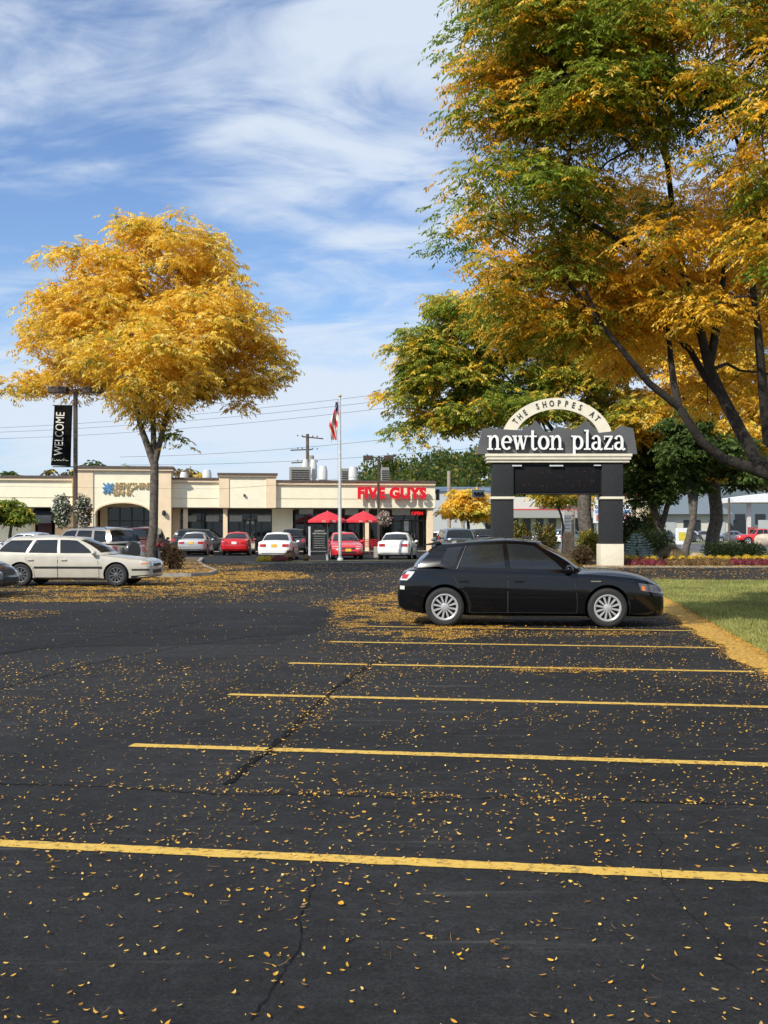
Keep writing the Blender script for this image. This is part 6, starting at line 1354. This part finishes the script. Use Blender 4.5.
# blue spruce in tiers
def spruce(px, Y, rx, py_top):
    s_ = Y / FPX; w_ = rx * s_; h_ = gz(py_top, Y) - .03; t = thing('spruce', 'small blue-grey spruce right of the sign\'s white pillar base', 'tree', (gx(px, Y), Y, .03), 0); rg_ = np.random.default_rng(66); P, D, Ls = [], [], []
    for j in range(11):
        f = j / 10; z = .12 + (h_ - .2) * f; r = w_ * (1 - f) ** .75 + .05; nb_ = int(16 * (1 - f * .6))
        for k in range(nb_):
            a = 6.283 * (k + rg_.uniform(-.3, .3)) / nb_ + j; r2 = r * rg_.uniform(.65, 1.1); nn_ = max(3, int(r2 / .10))
            for i in range(nn_):
                q = (i + 1) / nn_ * r2; P.append((math.cos(a) * q, math.sin(a) * q, z + .10 * q + rg_.normal(0, .015))); D.append((math.cos(a), math.sin(a), .25)); Ls.append(.16)
    P = np.array(P); D = unit(np.array(D)); pal = np.array([[.34, .43, .43], [.44, .52, .50], [.22, .30, .28]]); c = pal[rg_.integers(0, 3, len(P))]
    link('needles', frond_mesh('needles', P, D, np.array(Ls), 9, .085, .024, c, droop=-.1, rng=rg_), leaf_mat('tree_leaves'), t); m = MB(); m.tube([(0, 0, 0), (0, 0, h_)], [.06, .015], 6); m.build('trunk', BARKD, t)
spruce(637, 49.9, 17, 533)
st = thing('tree_stump', 'pale broken tree stump between the sign pillars', 'stump', (gx(568, 50.5), 50.5, .03)); m = MB(); h_ = gz(532, 50.5) - .03; m.lathe([(.34, 0), (.28, .15), (.25, h_ * .6), (.24, h_ * .96), (.17, h_), (0, h_ * .93)], 14, 'z'); m.build('trunk', mat('dead_wood', (.46, .33, .20), rough=.95, var=.4, scale=5, bump=.8, bscale=18), st, smooth=True)
def rock(name, px, Y, w_, h_, lab, col, seed):
    random.seed(seed); m = MB(); m.ball((0, 0, h_ * .35), 1, (w_ / 2, w_ * .35, h_ * .65), seg=12, rings=8, jit=.10); o = m.build(name, mat(f'stone_{seed}', col, rough=.95, var=.2, scale=4, bump=.5, bscale=12), smooth=True, angle=50, loc=(gx(px, Y), Y, .1)); tag(o, lab, 'boulder')
rock('boulder', 697, 50.3, .95, .42, 'flat tan boulder between the tan grass and clipped hedge', (.38, .28, .17), 71); rock('boulder', 765, 108, 2.4, 1.1, 'pale boulder on the verge below the red pickup', (.5, .42, .32), 72)
# mums in rows: built once, then copied
def mum(pal, wts, seed, lab, group, r=.27):
    t = thing('mum_plant', lab, 'flowers', (0, 0, 0), 0, group); rg_ = np.random.default_rng(seed)
    th = rg_.uniform(0, 6.283, 900); ph = np.arccos(rg_.uniform(0, 1, 900)); d = np.stack([np.sin(ph) * np.cos(th), np.sin(ph) * np.sin(th), np.cos(ph)], 1); P = d * np.array([r, r, r * .95]) * rg_.uniform(.72, 1.12, (900, 1)) * (.85 + .3 * vnoise(d[:, 0] * 3 + 5, d[:, 1] * 3 + d[:, 2] * 2, seed))[:, None]; a = unit(np.cross(d, rg_.normal(size=(900, 3)))); b = np.cross(d, a); s_ = .022
    co = np.stack([P - a * s_, P - b * s_, P + a * s_, P + b * s_], 1); pal = np.asarray(pal); c = pal[rg_.choice(len(pal), 900, p=wts)] * rg_.uniform(.8, 1.2, (900, 1)); link('blooms', fast_mesh('blooms', co, 4, c), leaf_mat('flower_leaves', .25), t)
    m = MB(); m.ball((0, 0, 0), r * .72, (1, 1, .95), seg=12, rings=8); m.build('leaves', mat('mum_leaves', (.05, .08, .025), rough=.9, var=.3), t, smooth=True); return t
kinds = {'yellow': ([[.68, .44, .02], [.75, .52, .05], [.10, .13, .03]], [.5, .32, .18], 'yellow mum in the back row of the flower bed'), 'maroon': ([[.22, .02, .045], [.30, .04, .07], [.05, .06, .02]], [.5, .3, .2], 'maroon mum in the front row of the flower bed'), 'rust': ([[.20, .10, .035], [.26, .15, .06], [.10, .08, .03]], [.5, .3, .2], 'faded rust-brown mum in the front row of the flower bed')}
protos = {}
def put_mum(k, x, y, z, sc, label=None, group=None):
    pal, wts, lab = kinds[k]
    if k not in protos: protos[k] = mum(pal, wts, len(protos) + 81, lab, f'{k} mums in the bed'); t = protos[k]
    else: t = copy_tree(protos[k]); t['label'] = lab; t['group'] = f'{k} mums in the bed'
    t.location = (x, y, z); t.rotation_euler = (0, 0, random.uniform(0, 6)); t.scale = (sc, sc, sc)
    if label: t['label'] = label; t['group'] = group
random.seed(5)
for i, px in enumerate(np.arange(624, 772, 9.2)):
    if random.random() < .93: put_mum('yellow', gx(px, 48.6), 48.2 + random.uniform(-.15, .15), .23, random.uniform(.75, 1.0))
for i, px in enumerate(np.arange(626, 772, 8.0)):
    k = 'maroon' if (px < 662 or px > 722) else 'rust'; put_mum(k, gx(px, 47.3), 47.0 + random.uniform(-.12, .12), .06, random.uniform(1.0, 1.25))
for px in (262, 268, 274): put_mum('yellow', gx(px, 51.2), 51.2, .12, .95, 'yellow mum at the left tip of the median strip', 'yellow mums on the median strip')
for px in (277, 282): put_mum('maroon', gx(px, 51.0), 51.0, .14, 1.0, 'maroon mum beside the yellow ones on the median strip', 'maroon mums on the median strip')
def mulchy(): pass
# ------------------------------------------------------------------ background buildings
def bld(name, lab, x0, x1, Y, h_, wallm, cat='building', depth=20):
    t = thing(name, lab, cat, ((x0 + x1) / 2, Y, 0)); w_ = (x1 - x0) / 2; m = MB(); m.box(-w_, w_, 0, depth, 0, h_); m.build('wall', wallm, t); return t, w_
GRYW = mat('wall_grey', (.30, .30, .29), rough=.9, var=.08); WHW = mat('wall_pale', (.55, .53, .48), rough=.9, var=.08); BLG = mat('wall_blue_grey', (.125, .155, .18), rough=.85, var=.08); RDS = mat('red_stripe', (.40, .04, .03), rough=.6); DG = mat('dark_glazing', (.02, .022, .025), rough=.2); ROOFG = mat('shingle_blue_grey', (.14, .17, .20), rough=.9, var=.12, scale=3)
# strip mall between the pillars
YA = 150; x0, x1 = gx(478, YA), gx(606, YA); t, w_ = bld('strip_mall', 'low pale strip mall with a red roof stripe seen between the sign pillars', x0, x1, YA, gz(497, YA), WHW)
m = MB(); m.box(-w_ + 3, w_ + .1, -.5, -.003, gz(510.5, YA), gz(509, YA)); m.build('roof_stripe', RDS, t); m = MB(); m.box(-w_, w_, -2.5, -.002, gz(518, YA), gz(510.6, YA)); m.build('canopy', GRYW, t)
for k in range(9): a = -w_ + 1 + k * (2 * w_ - 2) / 9; m = MB(); m.box(a, a + (2 * w_ - 2) / 9 - .7, -.12, -.003, .5, gz(519, YA)); m.build('window', DG, t)
m = MB(); m.box(-w_ + 8, -w_ + 15, -.6, -.504, gz(505.5, YA), gz(500.5, YA)); m.build('sign_board', mat('sign_tan', (.6, .45, .25)), t)
# pale block right beyond the shops
YB = 160; x0, x1 = gx(428, YB), gx(494, YB); t, w_ = bld('warehouse', 'pale grey-blue warehouse beyond the right end of the shops', x0, x1, YB, gz(491, YB), mat('wall_pale_blue', (.42, .44, .45), rough=.9, var=.06)); m = MB(); m.box(-w_ - .2, w_ + .2, -.4, 20.2, gz(491, YB) + .003, gz(487, YB)); m.build('roof', mat('roof_blue', (.13, .2, .3), rough=.7), t)
for k in range(5): a = -w_ + 2 + k * 4; m = MB(); m.box(a, a + 1.6, -.1, -.003, gz(518, YB), gz(512, YB)); m.build('window', DG, t)
# blue grey building with pitched roof
YC = 165; x0, x1 = gx(652, YC), gx(728, YC); t, w_ = bld('store_building', 'blue-grey store with a shingled roof beyond the street', x0, x1, YC, gz(514, YC), WHW)
m = MB(); za, zb_ = gz(514.2, YC), gz(492, YC); m.add([(-w_ - .5, -1.2, za), (w_ + .5, -1.2, za), (w_ - 1, 9, zb_), (-w_ + 3, 9, zb_), (-w_ - .5, 20, za), (w_ + .5, 20, za)], [(0, 1, 2, 3), (3, 2, 5, 4), (0, 3, 4), (1, 5, 2)]); m.build('roof', ROOFG, t)
for k in range(6): a = -w_ + 1 + k * 3.8; m = MB(); m.box(a, a + 2.6, -.12, -.003, .4, gz(520, YC)); m.build('window', DG if k % 2 else mat('pale_glazing', (.4, .42, .42), rough=.3), t)
YD = 170; x0, x1 = gx(722, YD), gx(800, YD); t, w_ = bld('store_building', 'tall slate-blue wall behind the filling station canopy', x0, x1, YD, gz(487, YD), BLG); m = MB(); m.box(-w_ + 6, w_, -.15, -.003, gz(489.5, YD), gz(487.5, YD)); m.build('roof_stripe', RDS, t)
for k in range(4): m = MB(); m.box(-w_ + 2 + k * 3.2, -w_ + 3.6 + k * 3.2, -.1, -.003, gz(524, YD), gz(514, YD)); m.build('window', DG, t)
YE = 156; x0, x1 = gx(620, YE), gx(650, YE); t, w_ = bld('store_building', 'cream store with a red roof edge left of the forked trunk', x0, x1, YE, gz(496, YE), mat('wall_cream_far', (.6, .5, .38), rough=.9)); m = MB(); m.box(-w_ - .1, w_ + .1, -.3, 20.2, gz(496, YE) + .003, gz(494.3, YE)); m.build('roof_stripe', RDS, t)
for k in range(3): m = MB(); m.box(-w_ + .5 + k * 1.4, -w_ + 1.5 + k * 1.4, -.1, -.003, .4, gz(520, YE)); m.build('window', DG, t)
# filling station canopy
YG_ = 122; t = thing('station_canopy', 'white curved filling station canopy on slim posts', 'canopy', (gx(748, YG_), YG_, 0)); m = MB(); w_ = (gx(800, YG_) - gx(725, YG_)) / 2; xo = w_ - (gx(748, YG_) - gx(725, YG_)); n = 14; za = gz(503, YG_); pts = [(-w_ + xo, za), (w_ + xo, za)] + [(w_ + xo - 2 * w_ * i / n, za + .45 + .85 * math.sin(math.pi * (.5 * (1 - i / n)) )) for i in range(n + 1)]
m.prism(pts, -3, 5); m.build('roof', mat('canopy_white', (.72, .73, .74), rough=.5), t)
for a in (-w_ + xo + 2, -w_ + xo + 6.8): m = MB(); m.box(a, a + .4, -1.6, -1.2, 0, za); m.build('post', mat('canopy_post', (.55, .55, .52)), t)
pu = thing('fuel_pump', 'small fuel pump under the filling station canopy', 'fuel pump', (gx(752, 120), 120, 0)); m = MB(); m.box(-.4, .4, -.3, .3, 0, 1.9, bev=.05); m.build('body', mat('pump_body', (.3, .05, .05)), pu, smooth=True); m = MB(); m.box(-.3, .3, -.33, -.303, 1.1, 1.6); m.build('display', DG, pu)
# pylon sign with the bank and burger panels
YP = 100; t = thing('pylon_sign', 'white two-panel pylon sign partly hidden by the right sign pillar', 'sign', (gx(612, YP), YP, 0)); w_ = (631.5 - 594.5) / 2 / FPX * YP; WHP2 = mat('pylon_white', (.72, .73, .74), rough=.5)
m = MB(); m.box(-w_, w_, -.2, .2, gz(523, YP), gz(504, YP)); m.build('panel', WHP2, t); m = MB(); m.box(-w_ + .1, w_ - .1, -.22, -.202, gz(513.3, YP), gz(510, YP)); m.build('stripe', mat('pylon_blue', (.16, .32, .55), rough=.5), t)
for a in (-w_ + .3, w_ - .5): m = MB(); m.box(a, a + .2, -.1, .1, 0, gz(523, YP)); m.build('post', STEEL, t)
o = lettering('BERKSHIRE BANK', .5, .02, mat('pylon_grey', (.18, .2, .24)), t, (0, -.22, gz(507.2, YP)), bold=.012); bpy.context.view_layer.update(); o.scale.x = w_ * 1.85 / o.dimensions.x
o = lettering('FIVE GUYS', .75, .02, mat('pylon_red', (.5, .07, .04)), t, (0, -.22, gz(518.2, YP)), bold=.03); bpy.context.view_layer.update(); o.scale.x = w_ * 1.75 / o.dimensions.x
YQ = 75; t = thing('directory_sign', 'grey slatted directory sign between the sign pillars', 'sign', (gx(568, YQ), YQ, 0)); w_ = 3.6 / FPX * YQ
for a in (-w_ - .22, w_ + .02): m = MB(); m.box(a, a + .2, -.1, .1, 0, gz(513, YQ) + .1); m.build('post', POLEW if a < 0 else STEEL, t)
for k in range(7): m = MB(); z = gz(515, YQ) - k * .24 - .2; m.box(-w_, w_, -.05, .05, z, z + .2); m.build('slat', mat('slat_grey', (.17, .19, .22), rough=.6), t)
ms = thing('small_sign', 'small yellow and white sign by the street left of the leaning trunk', 'sign', (gx(682, 92), 92, 0)); m = MB(); m.box(-.55, .55, -.04, .04, .35, 1.75, bev=.01); m.build('panel', WHP2, ms); m = MB(); m.box(-.3, .3, -.06, -.043, .7, 1.4); m.build('face', mat('sign_yellow', (.6, .48, .05)), ms); m = MB(); m.box(-.05, .05, -.02, .02, 0, .349); m.build('post', STEEL, ms)
# bin enclosure and rail right of the shops; rails at far left
rl = thing('railing', 'dark low railing beside the right end of the shops', 'railing', (gx(436, 80), 80, 0)); m = MB()
for q in np.linspace(0, 2.2, 8): m.box(q - .03, q + .03, -.03, .03, 0, 1.1)
m.box(-.03, 2.25, -.04, .04, 1.1, 1.16); m.build('rail', DARK, rl)
rl = thing('railing', 'dark low railing at the far left in front of the bank wall', 'railing', (gx(-8, 57), 57, 0)); m = MB()
for q in (0, .75, 1.5): m.box(q - .05, q + .05, -.05, .05, 0, 1.05)
m.box(-.05, 1.55, -.03, .03, .92, .99); m.box(-.05, 1.55, -.03, .03, .55, .6); m.build('rail', DARK, rl)
# utility poles and wires
WOOD = mat('pole_wood', (.13, .095, .07), rough=.95, var=.3, scale=3); WOODP = mat('pole_wood_pale', (.34, .28, .22), rough=.95, var=.2)
def upole(px, Y, py, lab, m_, trans=False, arms=1, r=.16):
    t = thing('utility_pole', lab, 'utility pole', (gx(px, Y), Y, 0)); h_ = gz(py, Y); m = MB(); m.tube([(0, 0, 0), (0, 0, h_)], [r * 1.2, r], 10); m.build('pole', m_, t, smooth=True)
    for k in range(arms):
        m = MB(); z = h_ - .4 - k * 1.3; M = Matrix.Rotation(R(28), 4, 'Z') @ Matrix.Rotation(R(-4 if k else 3), 4, 'Y'); m.box(-1.2, 1.2, -.06, .06, z, z + .12, M=M)
        for q in (-1.1, -.6, .6, 1.1): m.lathe([(.05, z + .12), (.07, z + .2), (.03, z + .3)], 8, 'z', (M @ Vector((q, 0, 0))).to_tuple()[:2] + (0,))
        m.build('crossarm', m_, t)
    if trans: m = MB(); m.lathe([(0, h_ - 3.4), (.28, h_ - 3.4), (.28, h_ - 2.3), (.2, h_ - 2.2), (0, h_ - 2.2)], 14, 'z', (.4, 0, 0)); m.build('transformer', HV, t, smooth=True)
    return h_
upole(307.5, 112, 434, 'dark utility pole with crossarms behind the rooftop air conditioner', WOOD, True, 3)
upole(449, 96, 471, 'pale utility pole beyond the right end of the shops', WOODP, arms=0); upole(463, 110, 488, 'short pale utility pole behind the small yellow tree', WOODP, arms=0); upole(634, 98, 470, 'dark utility pole just right of the sign', WOOD, arms=0); upole(573, 73, 509, 'thin pale post in front of the directory sign', WOODP, arms=0, r=.10)
upole(729, 105, 498, 'thin dark post beside the filling station canopy', WOOD, arms=0, r=.11)
WIRE = mat('wire', (.05, .055, .06), rough=.6)
def wire(p0, p1, sag, lab, r=.014):
    a, b = Vector(p0), Vector(p1); m = MB(); n = 24; m.tube([a + (b - a) * (i / n) + Vector((0, 0, -sag * 4 * (i / n) * (1 - i / n))) for i in range(n + 1)], r, 4); o = m.build('overhead_wire', WIRE); tag(o, lab, 'wire', 'overhead wires')
def W(px, py, Y): return P2(px, py, Y)
wire(W(-60, 430, 118), W(540, 372, 95), .9, 'topmost overhead wire passing behind the golden tree and flag top', .02); wire(W(-60, 434, 118), W(540, 380, 95), .9, 'second overhead wire from the top, just below the topmost', .02); wire(W(-60, 440, 118), W(540, 387, 95), 1.0, 'third overhead wire from the top', .02)
wire(W(120, 457, 112), W(560, 415, 100), .8, 'overhead wire crossing the flagpole below the flag', .022); wire(W(120, 465, 112), W(620, 432, 100), .8, 'overhead wire crossing just above the grey air conditioner', .022)
wire(W(-60, 485, 58), W(215, 489, 60), .03, 'thin wire passing in front of the bank sign', .008); wire(W(215, 489, 60), W(520, 450, 66), .35, 'wire crossing the flagpole at the roofline', .010)
wire(W(440, 489, 80), W(640, 470, 80), .3, 'wire carrying the traffic light beyond the shops', .018)
tl = thing('traffic_light', 'small dark traffic light hung above the yellow tree', 'traffic light', (gx(478, 80), 79.8, gz(496, 80))); m = MB(); m.box(-.45, .45, -.18, .18, -.1, .45, bev=.04); m.build('housing', mat('signal_blue_grey', (.05, .07, .1)), tl, smooth=True); m = MB(); m.tube([(0, 0, .45), (0, 0, .95)], .03, 5); m.build('hanger', DARK, tl)
for k in (-.25, 0, .25): m = MB(); m.lathe([(0, -.19), (.1, -.19), (.11, -.30)], 12, 'y', (k, 0, .17)); m.build('lens', DG, tl)
print('objects', len(bpy.data.objects))
